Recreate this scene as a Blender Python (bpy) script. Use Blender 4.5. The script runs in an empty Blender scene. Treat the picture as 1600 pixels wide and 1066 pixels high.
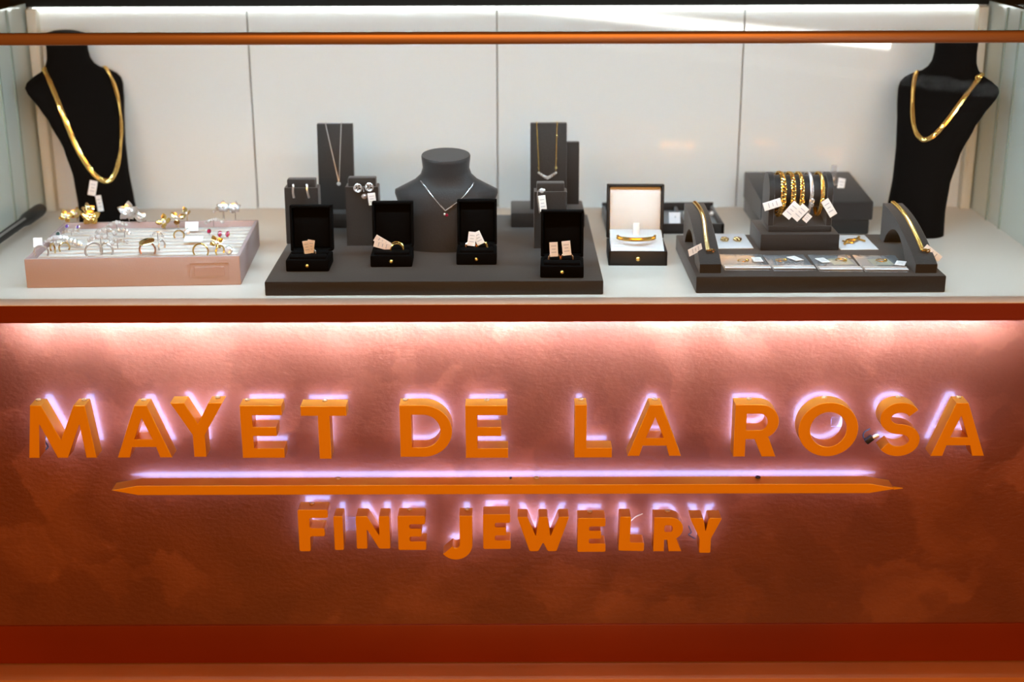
import bpy, bmesh, math, random
from math import sin, cos, pi, radians, sqrt, tan
from mathutils import Vector, Matrix
from mathutils.geometry import tessellate_polygon
from mathutils.bvhtree import BVHTree

SC = bpy.context.scene
COL = SC.collection
random.seed(7)

# ------------------------------------------------------------------ camera
CAMP = Vector((0.0, -2.0, 1.484))
TILT = radians(18.03)
ROLL = radians(-0.16)
FPX = 2222.0
camd = bpy.data.cameras.new('camera')
cam = bpy.data.objects.new('camera', camd)
COL.objects.link(cam)
RM = Matrix.Rotation(pi/2 - TILT, 3, 'X') @ Matrix.Rotation(ROLL, 3, 'Z')
cam.matrix_world = Matrix.Translation(CAMP) @ RM.to_4x4()
camd.sensor_width = 36.0
camd.lens = FPX*36/1600
camd.dof.use_dof = True
camd.dof.focus_distance = 2.16
camd.dof.aperture_fstop = 2.4
camd.clip_start = 0.05
SC.camera = cam

# ------------------------------------------------------------------ world, colour, large lights
SC.view_settings.view_transform = 'Standard'
SC.view_settings.look = 'None'
SC.view_settings.exposure = 0.0
SC.view_settings.gamma = 1.0
SC.view_settings.use_curve_mapping = False
SC.cycles.max_bounces = 8
SC.cycles.transparent_max_bounces = 16
SC.cycles.caustics_reflective = False
SC.cycles.caustics_refractive = False
SC.cycles.sample_clamp_indirect = 4.0

WORLD_COL = (1.0, 0.42, 0.07)
WORLD_STR = 0.16
CASE_BACK_LED = 6.0
CASE_FRONT_LED = 98.0
LIP_LED = 265.0
HALO = 32.0
w = bpy.data.worlds.new('world')
SC.world = w
w.use_nodes = True
w.node_tree.nodes['Background'].inputs[0].default_value = (*WORLD_COL, 1)
w.node_tree.nodes['Background'].inputs[1].default_value = WORLD_STR
# added warm fill lamp in front, standing in for the mall's ambient light
ld = bpy.data.lights.new('front_fill_light', 'AREA')
ld.shape = 'RECTANGLE'; ld.size = 3.5; ld.size_y = 1.6
ld.energy = 138.0; ld.color = (1.0, 0.43, 0.07)
lo = bpy.data.objects.new('front_fill_light', ld)
COL.objects.link(lo)
lo.location = (0.2, -4.3, 1.95)
lo.rotation_euler = (radians(76), 0, 0)

# ------------------------------------------------------------------ projection helpers (where a sight line meets a real plane)
def ray(px, py):
    return RM @ Vector(((px-800)/FPX, -(py-533)/FPX, -1.0))
def on_z(px, py, z):
    d = ray(px, py); return CAMP + d*((z-CAMP.z)/d.z)
def on_y(px, py, y):
    d = ray(px, py); return CAMP + d*((y-CAMP.y)/d.y)

# ------------------------------------------------------------------ materials
def mat(name, col, rough=0.5, metal=0.0, spec=0.5, emit=None, estr=0, bump=None, var=None, coat=0, sheen=0):
    m = bpy.data.materials.new(name); m.use_nodes = True
    nt = m.node_tree; b = nt.nodes['Principled BSDF']
    b.inputs['Base Color'].default_value = (*col, 1)
    b.inputs['Roughness'].default_value = rough
    b.inputs['Metallic'].default_value = metal
    b.inputs['Specular IOR Level'].default_value = spec
    b.inputs['Coat Weight'].default_value = coat
    b.inputs['Coat Roughness'].default_value = 0.06
    b.inputs['Sheen Weight'].default_value = sheen
    if emit:
        b.inputs['Emission Color'].default_value = (*emit, 1)
        b.inputs['Emission Strength'].default_value = estr
    tc = None
    if bump or var:
        tc = nt.nodes.new('ShaderNodeTexCoord')
    if var:
        sc, amt = var
        n = nt.nodes.new('ShaderNodeTexNoise'); n.inputs['Scale'].default_value = sc; n.inputs['Detail'].default_value = 4
        nt.links.new(tc.outputs['Object'], n.inputs['Vector'])
        r = nt.nodes.new('ShaderNodeMapRange')
        r.inputs['From Min'].default_value = 0.3; r.inputs['From Max'].default_value = 0.7
        r.inputs['To Min'].default_value = 1-amt; r.inputs['To Max'].default_value = 1+amt
        nt.links.new(n.outputs['Fac'], r.inputs['Value'])
        mx = nt.nodes.new('ShaderNodeVectorMath'); mx.operation = 'SCALE'
        mx.inputs[0].default_value = col
        nt.links.new(r.outputs['Result'], mx.inputs['Scale'])
        nt.links.new(mx.outputs['Vector'], b.inputs['Base Color'])
    if bump:
        sc, st = bump
        n = nt.nodes.new('ShaderNodeTexNoise'); n.inputs['Scale'].default_value = sc; n.inputs['Detail'].default_value = 3
        nt.links.new(tc.outputs['Object'], n.inputs['Vector'])
        bp = nt.nodes.new('ShaderNodeBump'); bp.inputs['Strength'].default_value = st; bp.inputs['Distance'].default_value = 0.002
        nt.links.new(n.outputs['Fac'], bp.inputs['Height'])
        nt.links.new(bp.outputs['Normal'], b.inputs['Normal'])
    return m

def glass_mat(name, tint, f0=0.04, milk=0.0, milk_col=(.6, .7, .65), rough=0.0, fmax=0.96):
    m = bpy.data.materials.new(name); m.use_nodes = True
    nt = m.node_tree; N = nt.nodes; L = nt.links
    N.remove(N['Principled BSDF'])
    out = N['Material Output']
    tr = N.new('ShaderNodeBsdfTransparent'); tr.inputs[0].default_value = (*tint, 1)
    gl = N.new('ShaderNodeBsdfGlossy'); gl.inputs['Roughness'].default_value = rough
    gl.inputs['Color'].default_value = (1, 1, 1, 1)
    lw = N.new('ShaderNodeLayerWeight'); lw.inputs['Blend'].default_value = 0.5
    pw = N.new('ShaderNodeMath'); pw.operation = 'POWER'; pw.inputs[1].default_value = 5
    L.new(lw.outputs['Facing'], pw.inputs[0])
    ma = N.new('ShaderNodeMath'); ma.operation = 'MULTIPLY_ADD'; ma.inputs[1].default_value = fmax; ma.inputs[2].default_value = f0
    L.new(pw.outputs[0], ma.inputs[0])
    mx = N.new('ShaderNodeMixShader')
    L.new(ma.outputs[0], mx.inputs[0])
    base = tr.outputs[0]
    if milk > 0:
        df = N.new('ShaderNodeBsdfDiffuse'); df.inputs[0].default_value = (*milk_col, 1)
        m2 = N.new('ShaderNodeMixShader'); m2.inputs[0].default_value = milk
        L.new(tr.outputs[0], m2.inputs[1]); L.new(df.outputs[0], m2.inputs[2])
        base = m2.outputs[0]
    L.new(base, mx.inputs[1]); L.new(gl.outputs[0], mx.inputs[2])
    L.new(mx.outputs[0], out.inputs[0])
    return m

def plaster_mat():
    m = bpy.data.materials.new('copper_plaster'); m.use_nodes = True
    nt = m.node_tree; N = nt.nodes; L = nt.links
    b = N['Principled BSDF']
    tc = N.new('ShaderNodeTexCoord')
    n1 = N.new('ShaderNodeTexNoise'); n1.inputs['Scale'].default_value = 5.5; n1.inputs['Detail'].default_value = 6
    n1.inputs['Roughness'].default_value = 0.55; n1.inputs['Distortion'].default_value = 0.7
    L.new(tc.outputs['Object'], n1.inputs['Vector'])
    # trowel patches: a warped cell pattern
    n2 = N.new('ShaderNodeTexNoise'); n2.inputs['Scale'].default_value = 14; n2.inputs['Detail'].default_value = 4
    L.new(tc.outputs['Object'], n2.inputs['Vector'])
    mixv = N.new('ShaderNodeVectorMath'); mixv.operation = 'MULTIPLY_ADD'
    L.new(n2.outputs['Color'], mixv.inputs[0]); mixv.inputs[1].default_value = (.16, .16, .16)
    L.new(tc.outputs['Object'], mixv.inputs[2])
    vo = N.new('ShaderNodeTexVoronoi'); vo.inputs['Scale'].default_value = 11
    vo.feature = 'SMOOTH_F1'; vo.inputs['Smoothness'].default_value = 0.25
    L.new(mixv.outputs[0], vo.inputs['Vector'])
    sep = N.new('ShaderNodeSeparateColor'); L.new(vo.outputs['Color'], sep.inputs[0])
    add = N.new('ShaderNodeMath'); add.operation = 'MULTIPLY_ADD'; add.inputs[1].default_value = 0.32
    L.new(sep.outputs[0], add.inputs[0]); L.new(n1.outputs['Fac'], add.inputs[2])
    cr = N.new('ShaderNodeValToRGB')
    cr.color_ramp.elements[0].position = 0.42; cr.color_ramp.elements[0].color = (.150, .035, .013, 1)
    cr.color_ramp.elements[1].position = 0.92; cr.color_ramp.elements[1].color = (.262, .073, .031, 1)
    e = cr.color_ramp.elements.new(0.68); e.color = (.185, .045, .017, 1)
    L.new(add.outputs[0], cr.inputs[0]); L.new(cr.outputs[0], b.inputs['Base Color'])
    b.inputs['Roughness'].default_value = 0.5
    b.inputs['Specular IOR Level'].default_value = 0.3
    b.inputs['Coat Weight'].default_value = 0.8
    b.inputs['Coat Roughness'].default_value = 0.22
    n3 = N.new('ShaderNodeTexNoise'); n3.inputs['Scale'].default_value = 130; n3.inputs['Detail'].default_value = 3
    mp = N.new('ShaderNodeMapping'); mp.inputs['Scale'].default_value = (.75, 1, 1.2)
    L.new(tc.outputs['Object'], mp.inputs[0]); L.new(mp.outputs[0], n3.inputs['Vector'])
    ad2 = N.new('ShaderNodeMath'); ad2.operation = 'MULTIPLY_ADD'; ad2.inputs[1].default_value = 1.2
    L.new(n1.outputs['Fac'], ad2.inputs[0]); L.new(n3.outputs['Fac'], ad2.inputs[2])
    bp = N.new('ShaderNodeBump'); bp.inputs['Strength'].default_value = 0.38; bp.inputs['Distance'].default_value = 0.003
    L.new(ad2.outputs[0], bp.inputs['Height']); L.new(bp.outputs[0], b.inputs['Normal'])
    return m

def emit_mat(name, col, s):
    m = bpy.data.materials.new(name); m.use_nodes = True
    nt = m.node_tree; nt.nodes.remove(nt.nodes['Principled BSDF'])
    e = nt.nodes.new('ShaderNodeEmission'); e.inputs[0].default_value = (*col, 1); e.inputs[1].default_value = s
    nt.links.new(e.outputs[0], nt.nodes['Material Output'].inputs[0])
    return m

M_PLASTER = plaster_mat()
M_TRIM = mat('dark_copper_trim', (.20, .021, .001), .38, 0.0, .35, var=(3, .12))
M_TRIMTOP = mat('painted_lit_ledge', (.95, .70, .56), .35, 0.0, .5, var=(4, .06))  # case light on the trim's top face, painted in as pale pink
M_RAIL = mat('brushed_copper_rail', (.36, .17, .095), .3, .45)
M_ORANGE = mat('orange_satin_paint', (.88, .35, .002), .45, 0.0, .25)
M_RETURN = mat('orange_lacquered_metal', (.84, .34, .03), .34, .62, .4)
M_HALO = emit_mat('violet_white_leds', (.30, .42, 1.0), HALO)
M_LIP = emit_mat('lip_leds', (.86, 1.38, 2.5), LIP_LED)
M_CLED = emit_mat('case_back_leds', (.96, 1.0, .95), CASE_BACK_LED)
M_FLED = emit_mat('case_front_leds', (.71, 1.0, 1.20), CASE_FRONT_LED)
M_WHITE = mat('white_laminate', (.82, .75, .665), .35, 0, .4)
M_BACK = mat('white_glossy_panel', (.76, .81, .82), .3, 0, .3, coat=1.0)
for n_ in (('Coat IOR', 1.9), ('Coat Roughness', .015)): M_BACK.node_tree.nodes['Principled BSDF'].inputs[n_[0]].default_value = n_[1]
M_GLASS = glass_mat('clear_glass', (.985, .995, .99), .0006, fmax=.5)
M_TOPGLASS = glass_mat('coated_top_glass', (.985, .995, .99), .02, fmax=.12)
M_SIDE = glass_mat('green_glass_painted_reflection', (.80, .93, .87), .08, .76, (.84, .93, .87), .03)  # milky pale green: reflections of the white interior painted into the pane
M_REFSTRIP = mat('painted_reflection_strip', (.30, .37, .32), .2, 0, .5)  # colour of strips that imitate the back corner mirrored in the side glass
M_POST = mat('cream_corner_post', (.66, .64, .55), .45)
M_BLACK = mat('matt_black_frame', (.004, .004, .004), .6, 0, .2)
M_VELVET = mat('black_velvet', (.0045, .0035, .003), .95, 0, .08, bump=(700, .2))
M_BOX = mat('black_box_suede', (.0022, .0016, .0014), .9, 0, .06, bump=(900, .15))
M_LEATHER = mat('black_box_leatherette', (.006, .005, .0045), .5, 0, .35, bump=(500, .15))
M_CHAR = mat('charcoal_leatherette', (.016, .0118, .0098), .6, 0, .3, bump=(420, .18), var=(30, .06), sheen=.24)
M_CHAR2 = mat('soft_charcoal_suede', (.021, .0175, .0165), .6, 0, .3, bump=(500, .2), sheen=.22)
M_GREYIN = mat('grey_velvet_lining', (.30, .31, .32), .85, 0, .2)
M_PINK = mat('dusty_pink_leatherette', (.49, .37, .36), .48, 0, .35, bump=(380, .1))
M_FOAM = mat('white_foam', (.80, .735, .67), .9, 0, .1)
M_LINING = mat('cream_satin_lining', (.74, .68, .63), .6, 0, .3)
M_CUSH = mat('white_satin_cushion', (.84, .82, .80), .6, 0, .3)
M_GOLD = mat('polished_gold', (.92, .64, .20), .22, .85)
M_PALEGOLD = mat('pale_gold', (.95, .72, .34), .22, 1.0)
M_ROSE = mat('rose_gold', (.92, .58, .40), .22, 1.0)
M_SILVER = mat('polished_silver', (.84, .84, .85), .2, .72, .6)
M_TAG = mat('white_paper_tag', (.86, .84, .82), .6, 0, .2)
M_PTAG = mat('peach_lit_paper_tag', (.84, .76, .70), .6, 0, .2)  # white tag paper with warm light painted into its colour
M_PRINT = mat('grey_print', (.50, .50, .52), .7)
M_CARD = mat('white_card', (.84, .84, .86), .5, 0, .3)
M_DIA = mat('clear_stone', (.90, .92, .93), .05, .5, .9)
M_RUBY = mat('deep_red_stone', (.33, .008, .05), .06, 0, .9, coat=1)
M_PURPLE = mat('purple_stone', (.10, .03, .30), .06, 0, .9, coat=1)
M_TEAL = mat('dark_teal_stone', (.02, .07, .07), .06, 0, .9, coat=1)
M_PEARL = mat('white_pearl', (.88, .87, .85), .2, 0, .6, coat=.8)
M_BRASS = mat('brass_screw', (.66, .46, .20), .35, .5)
M_DARKMETAL = mat('dark_screw', (.05, .04, .04), .4, .6)
M_PLASTIC = glass_mat('clear_plastic_pouch', (.93, .94, .95), .16, .24, (.85, .86, .88), .08)
M_ACRYL = glass_mat('clear_acrylic', (.97, .97, .98), .10, .10, (.9, .9, .92), .02)
M_CLIP = glass_mat('clear_clip', (.93, .92, .95), .04, .02, (.8, .8, .85), .05)
M_WIRE = mat('yellow_wire', (.60, .50, .30), .5)
M_BWIRE = mat('black_wire', (.012, .012, .014), .45)
M_PEN = mat('black_rubber_baton', (.016, .018, .017), .5, 0, .4)
M_GREYSTRIP = mat('grey_strip', (.20, .20, .19), .4)
M_FLOOR = mat('dark_warm_floor', (.10, .05, .025), .4, 0, .4, var=(1.5, .2))
M_DWALL = mat('dark_wall', (.012, .010, .010), .8)

# ------------------------------------------------------------------ mesh helpers
I4 = Matrix.Identity(4)
def T(x, y, z): return Matrix.Translation((x, y, z))
def R(a, ax): return Matrix.Rotation(radians(a), 4, ax)
def newbm(): return bmesh.new()

def box(bm, sx, sy, sz, M=I4, bev=0.0, seg=2, mi=0):
    r = bmesh.ops.create_cube(bm, size=1.0)
    vs = r['verts']
    for v in vs: v.co = Vector((v.co.x*sx, v.co.y*sy, v.co.z*sz))
    if bev > 0:
        es = list({e for v in vs for e in v.link_edges})
        rb = bmesh.ops.bevel(bm, geom=es, offset=bev, segments=seg, affect='EDGES', profile=.5)
        vs = list({v for v in rb['verts']} | {v for v in vs if v.is_valid})
        vs = [v for v in vs if v.is_valid]
        seen = set(vs); st = list(vs)
        while st:
            v = st.pop()
            for e in v.link_edges:
                o = e.other_vert(v)
                if o not in seen: seen.add(o); st.append(o)
        vs = list(seen)
    for v in vs: v.co = M @ v.co
    if mi:
        for f in {f for v in vs for f in v.link_faces}: f.material_index = mi
    return vs

def loft(bm, rings, closed=True, cap=True, mi=0):
    rows = [[bm.verts.new(p) for p in r] for r in rings]
    n = len(rows[0])
    for a, b in zip(rows[:-1], rows[1:]):
        for i in range(n if closed else n-1):
            j = (i+1) % n
            f = bm.faces.new((a[i], a[j], b[j], b[i])); f.material_index = mi
    if cap and closed:
        f = bm.faces.new(list(reversed(rows[0]))); f.material_index = mi
        f = bm.faces.new(rows[-1]); f.material_index = mi
    return rows

def frame_pts(pts, closed=False):
    out = []; n = len(pts)
    for i, p in enumerate(pts):
        a = pts[(i-1) % n] if (closed or i > 0) else pts[i]
        b = pts[(i+1) % n] if (closed or i < n-1) else pts[i]
        out.append((b-a).normalized())
    return out

def tube(bm, pts, r, seg=6, closed=False, up=Vector((0, 0, 1)), sx=1.0, sy=1.0, M=I4):
    pts = [Vector(p) for p in pts]
    tans = frame_pts(pts, closed)
    rings = []
    u = None
    for p, t in zip(pts, tans):
        if u is None:
            u = up - t*up.dot(t)
            if u.length < 1e-4: u = Vector((1, 0, 0)) - t*t.x
        else:
            u = u - t*u.dot(t)
        u.normalize()
        s = t.cross(u)
        rr = r
        rings.append([M @ (p + u*cos(2*pi*k/seg)*rr*sy + s*sin(2*pi*k/seg)*rr*sx) for k in range(seg)])
    if closed: rings.append(rings[0])
    if closed:
        rows = [[bm.verts.new(p) for p in rg] for rg in rings[:-1]]; rows.append(rows[0])
        for a, b in zip(rows[:-1], rows[1:]):
            for i in range(seg):
                j = (i+1) % seg
                bm.faces.new((a[i], a[j], b[j], b[i]))
    else:
        loft(bm, rings)

def torus(bm, Rr, r, M=I4, seg=24, rs=7, a0=0.0, a1=360.0, sx=1.0):
    """torus in the local XZ plane; angles from +X towards +Z"""
    full = abs(a1-a0) >= 359.9
    n = seg if full else seg+1
    pts = [Vector((sx*Rr*cos(radians(a0+(a1-a0)*i/seg)), 0, Rr*sin(radians(a0+(a1-a0)*i/seg)))) for i in range(n)]
    tube(bm, pts, r, rs, full, up=Vector((0, 1, 0)), M=M)

def cyl(bm, r1, r2, h, M=I4, seg=16):
    rings = [[M @ Vector((r*cos(2*pi*k/seg), r*sin(2*pi*k/seg), z)) for k in range(seg)] for r, z in ((r1, 0), (r2, h))]
    loft(bm, rings)

def lathe(bm, prof, M=I4, seg=18):
    rings = [[M @ Vector((max(r, 1e-5)*cos(2*pi*k/seg), max(r, 1e-5)*sin(2*pi*k/seg), z)) for k in range(seg)] for r, z in prof]
    loft(bm, rings)

def ball(bm, r, M=I4, seg=12, sz=1.0):
    lathe(bm, [(r*sin(pi*i/8), -r*sz*cos(pi*i/8)) for i in range(9)], M, seg)

def gem(bm, r, M=I4):
    """brilliant cut, girdle radius r, table facing +Z"""
    lathe(bm, [(0, -r*.75), (r, 0), (r*.95, r*.08), (r*.58, r*.36)], M, 8)

def area2(l): return sum(a[0]*b[1]-b[0]*a[1] for a, b in zip(l, l[1:]+l[:1]))/2
def orient(loops):
    out = []
    for i, l in enumerate(loops):
        a = area2(l)
        if (i == 0) != (a > 0): l = list(reversed(l))
        out.append([Vector((p[0], p[1])) for p in l])
    return out
def inset(l, d):
    n = len(l); out = []
    for i in range(n):
        p0, p, p1 = l[i-1], l[i], l[(i+1) % n]
        a = (p-p0).normalized(); b = (p1-p).normalized()
        na = Vector((-a.y, a.x)); nb = Vector((-b.y, b.x))
        m = na+nb
        if m.length < 1e-6: m = na
        m.normalize()
        k = max(.35, m.dot(na))
        out.append(p + m*(d/k))
    return out
def prism(bm, loops, y_front, y_back, M=I4, ch=0.0, mi=0, side_mi=None):
    """loops in local XZ (first outer, then holes); front face towards -Y"""
    loops = orient(loops)
    fl = [inset(l, ch) for l in loops] if ch > 0 else loops
    def mk(ls, y): return [[bm.verts.new(M @ Vector((p.x, y, p.y))) for p in l] for l in ls]
    F = mk(fl, y_front); B = mk(loops, y_back)
    S = mk(loops, y_front+ch) if ch > 0 else F
    def side(A, C, mi=mi):
        for a, c in zip(A, C):
            n = len(a)
            for i in range(n):
                j = (i+1) % n
                f = bm.faces.new((a[i], a[j], c[j], c[i])); f.material_index = mi
    if ch > 0: side(F, S)
    side(S, B, mi if side_mi is None else side_mi)
    for V, ls, flip in ((F, fl, False), (B, loops, True)):
        flat = [v for l in V for v in l]
        tris = tessellate_polygon([[Vector((p.x, p.y, 0)) for p in l] for l in ls])
        for t in tris:
            a, b, c = (flat[i] for i in t)
            try:
                f = bm.faces.new((a, c, b) if flip else (a, b, c)); f.material_index = mi
            except ValueError: pass

def rounded(poly, r, n=4):
    poly = [Vector((p[0], p[1])) for p in poly]; out = []
    N = len(poly)
    for i in range(N):
        p0, p, p1 = poly[i-1], poly[i], poly[(i+1) % N]
        a = (p0-p); b = (p1-p)
        k = min(r, a.length*.45, b.length*.45)
        A = p + a.normalized()*k; B = p + b.normalized()*k
        for j in range(n+1):
            t = j/n
            out.append(((1-t)**2*A + 2*t*(1-t)*p + t*t*B).to_tuple())
    return out

def spline(pts, n=6):
    pts = [Vector(p) for p in pts]; out = []
    P = [pts[0]*2-pts[1]] + pts + [pts[-1]*2-pts[-2]]
    for i in range(1, len(P)-2):
        for k in range(n):
            t = k/n
            a, b, c, d = P[i-1], P[i], P[i+1], P[i+2]
            out.append(.5*((2*b)+(c-a)*t+(2*a-5*b+4*c-d)*t*t+(3*b-a-3*c+d)*t**3))
    out.append(pts[-1]); return out

def finish(bm, name, mats, parent=None, loc=None, rz=0.0, smooth=35, M=None):
    bmesh.ops.recalc_face_normals(bm, faces=bm.faces)
    me = bpy.data.meshes.new(name); bm.to_mesh(me); bm.free()
    if not isinstance(mats, (list, tuple)): mats = [mats]
    for m in mats: me.materials.append(m)
    if smooth:
        me.polygons.foreach_set('use_smooth', [True]*len(me.polygons))
        me.set_sharp_from_angle(angle=radians(smooth))
    o = bpy.data.objects.new(name, me); COL.objects.link(o)
    if parent: o.parent = parent
    if loc is not None: o.location = loc
    if rz: o.rotation_euler = (0, 0, rz)
    if M is not None: o.matrix_local = M
    return o
part = finish

def thing(name, label, cat, loc=(0, 0, 0), rz=0.0, group=None):
    o = bpy.data.objects.new(name, None); COL.objects.link(o)
    o.empty_display_size = .02
    o.location = loc; o.rotation_euler = (0, 0, radians(rz))
    o['label'] = label; o['category'] = cat
    if group: o['group'] = group
    return o
def tag(o, label, cat, group=None):
    o['label'] = label; o['category'] = cat
    if group: o['group'] = group
    return o
def struct(o): o['kind'] = 'structure'; return o

# ------------------------------------------------------------------ main levels
C = 0.890            # white display surface
Y_LIP = 0.0          # front of the copper lip
Y_GLASS = 0.033      # front pane
Y_WALL = 0.062       # plaster front panel
Y_BACK = 0.640       # white back panels
Z_TOP = 1.275
HALF = 1.05

# room shell
b = newbm(); box(b, 14, 14, .1, T(0, -1, -.05)); struct(finish(b, 'floor', M_FLOOR))
b = newbm(); box(b, 14, .1, 4, T(0, 3.5, 2)); struct(finish(b, 'wall_back', M_DWALL))

# ---- counter base
ct = thing('jewelry_counter', 'rust copper plaster counter base under the glass showcase', 'counter', (0, 0, 0))
b = newbm(); box(b, 2*HALF, .02, .54, T(0, Y_WALL+.01, .328+.27)); part(b, 'front_panel', M_PLASTER, ct)
b = newbm(); prism(b, [[(0, .8626), (.006, .8626), (.006, .8810), (.033, .8810), (.033, .8886), (0, .8886)]], -HALF, HALF, R(90, 'Z')); o = part(b, 'top_trim', M_TRIM, ct); o['label'] = 'dark copper red front edge under the display surface'
b = newbm(); box(b, 2*HALF, .0336, .0012, T(0, .0170, C-.0006), .0003); part(b, 'ledge', M_TRIMTOP, ct)
b = newbm(); box(b, 2*HALF, .03, .069, T(0, .058+.015, .259+.0345), .001); part(b, 'bottom_trim', M_TRIM, ct)
b = newbm(); box(b, 2*HALF, .09, .255, T(0, .010+.045, .1275+.002), .002); part(b, 'plinth', mat('copper_plinth', (.55, .19, .055), .4, var=(5, .1)), ct)
b = newbm(); box(b, 2*HALF, .62, .84, T(0, .085+.31, .43)); part(b, 'carcass', M_BLACK, ct)
# LED strip under the lip: only its face towards the panel gives light
b = newbm(); A_ = T(0, .0085, .8700) @ R(-2, 'X')
box(b, 1.50, .0030, .0085, A_)
box(b, 1.50, .0004, .0080, A_ @ T(0, .0018, 0), mi=1); part(b, 'lip_light', [M_BLACK, M_LIP], ct)

# ---- glass showcase
XL = on_y(76, 330, Y_BACK).x; XR = on_y(1512, 325, Y_BACK).x
case = thing('display_case', 'long glass jewelry showcase with copper rail on the counter', 'display case')
b = newbm(); box(b, XR-XL+.02, Y_BACK-.034+.02, .018, T((XL+XR)/2, (.034+Y_BACK+.02)/2, C-.009)); part(b, 'display_floor', M_WHITE, case)
seams = [on_y(393, 150, Y_BACK).x, on_y(777, 150, Y_BACK).x, on_y(1158, 150, Y_BACK).x]
xs = [XL] + seams + [XR]
for i in range(4):
    a, c = xs[i]+.0012, xs[i+1]-.0012
    b = newbm(); box(b, c-a, .012, 1.264-C, T((a+c)/2, Y_BACK+.006+(.0008 if i % 2 else 0), (C+1.264)/2), .0006, 1); part(b, 'back_panel', M_BACK, case)
b = newbm(); box(b, XR-XL+.04, .01, 1.264-C, T((XL+XR)/2, Y_BACK+.0185, (C+1.264)/2)); part(b, 'backing_board', mat('grey_backing', (.34, .35, .33), .7), case)
b = newbm(); box(b, XR-XL+.06, .03, .05, T((XL+XR)/2, Y_BACK+.010, 1.2645+.025), .001); part(b, 'rear_rail', M_BLACK, case)
b = newbm(); box(b, XR-XL-.03, .005, .005, T((XL+XR)/2-.004, Y_BACK-.0035, 1.2605)); part(b, 'light_strip', M_CLED, case)
# front strip: an aluminium channel whose lit face looks down and back into the case
b = newbm(); A_ = T((XL+XR)/2, Y_GLASS+.013, 1.2665) @ R(42, 'X')
box(b, XR-XL-.02, .0115, .003, A_); box(b, XR-XL-.02, .0105, .0004, A_ @ T(0, 0, -.0018), mi=1); part(b, 'light_strip', [M_BLACK, M_FLED], case)
b = newbm(); box(b, XR-XL+.02, .006, 1.263-C+.006, T((XL+XR)/2, Y_GLASS, (C+1.263)/2)); part(b, 'front_pane', M_GLASS, case)
b = newbm(); box(b, XR-XL+.02, Y_BACK-Y_GLASS-.005, .006, T((XL+XR)/2, (Y_GLASS+Y_BACK)/2, Z_TOP)); part(b, 'top_pane', M_TOPGLASS, case)
b = newbm(); box(b, XR-XL+.04, .016, .0165, T((XL+XR)/2, Y_GLASS-.002, 1.2708), .0035, 3); part(b, 'front_rail', M_RAIL, case)
for s, x in ((-1, XL), (1, XR)):
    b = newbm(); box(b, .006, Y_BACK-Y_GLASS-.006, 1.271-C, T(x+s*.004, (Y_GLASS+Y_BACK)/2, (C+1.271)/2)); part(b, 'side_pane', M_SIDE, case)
    b = newbm(); box(b, .018, .020, 1.262-C, T(x-s*.012, Y_BACK-.011, (C+1.262)/2), .0015); part(b, 'corner_post', M_POST, case)
    b = newbm(); box(b, .0025, .006, 1.268-C, T(x-s*.0005, Y_BACK-.11, (C+1.268)/2)); part(b, 'reflection_strip', M_REFSTRIP, case)  # thin box in place of a mirrored line in the pane
    b = newbm(); box(b, .0025, .004, 1.268-C, T(x-s*.0005, Y_BACK-.18, (C+1.268)/2)); part(b, 'reflection_strip', M_REFSTRIP, case)

# ------------------------------------------------------------------ sign letters
L_DEPTH = .030
Y_LB = Y_WALL - .017          # back of the letters
Y_LF = Y_LB - L_DEPTH         # front of the letters
S = .21; SH = .185            # stroke widths relative to cap height

def arc(cx, cy, rx, ry, a0, a1, n=18):
    return [(cx+rx*cos(radians(a0+(a1-a0)*i/n)), cy+ry*sin(radians(a0+(a1-a0)*i/n))) for i in range(n+1)]
def stroke_outline(c, h):
    c = [Vector(p) for p in c]; L = []; Rr = []
    for i, p in enumerate(c):
        a = c[max(0, i-1)]; d = c[min(len(c)-1, i+1)]
        t = (d-a).normalized(); n = Vector((-t.y, t.x))
        L.append((p+n*h).to_tuple()); Rr.append((p-n*h).to_tuple())
    return L + list(reversed(Rr))

# every glyph: width w (in cap heights), stroke s, bar stroke h -> list of loops
def g_M(w, s, h):
    f = .165*w/1.2*1.1; d = .098*w; t = s*.95
    return [[(0, 0), (f, 0), (.205*w, .645), (.425*w, 0), (.575*w, 0), (.795*w, .645), (w-f, 0), (w, 0), (w-d, 1), (w-d-t, 1), (.5*w, .34), (d+t, 1), (d, 1)]]
def g_A(w, s, h):
    f = .225*w; a = .225*w; m = w/2
    def xl(y): return f + (m-f)*y/.82
    yb, yt = .2, .355
    return [[(0, 0), (f*.98, 0), (f*.98+(m-f)*yb/.80*.86, yb), (w-f*.98-(m-f)*yb/.80*.86, yb), (w-f*.98, 0), (w, 0), (m+a/2, 1), (m-a/2, 1)],
            [(f*.98+(m-f)*yt/.80*.86+.01, yt), (w-f*.98-(m-f)*yt/.80*.86-.01, yt), (m, .755)]]
def g_Y(w, s, h):
    m = w/2; t = s*1.16
    return [[(m-s/2, 0), (m+s/2, 0), (m+s/2, .41), (w, 1), (w-t, 1), (m, .61), (t, 1), (0, 1), (m-s/2, .41)]]
def g_E(w, s, h):
    k = w*.84
    return [[(0, 0), (w, 0), (w, h), (s, h), (s, .5-h*.44), (k, .5-h*.44), (k, .5+h*.5), (s, .5+h*.5), (s, 1-h), (w*.985, 1-h), (w*.985, 1), (0, 1)]]
def g_F(w, s, h):
    k = w*.87
    return [[(0, 0), (s, 0), (s, .36), (k, .36), (k, .36+h), (s, .36+h), (s, 1-h), (w, 1-h), (w, 1), (0, 1)]]
def g_T(w, s, h):
    m = w/2
    return [[(m-s/2, 0), (m+s/2, 0), (m+s/2, 1-h), (w, 1-h), (w, 1), (0, 1), (0, 1-h), (m-s/2, 1-h)]]
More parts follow.
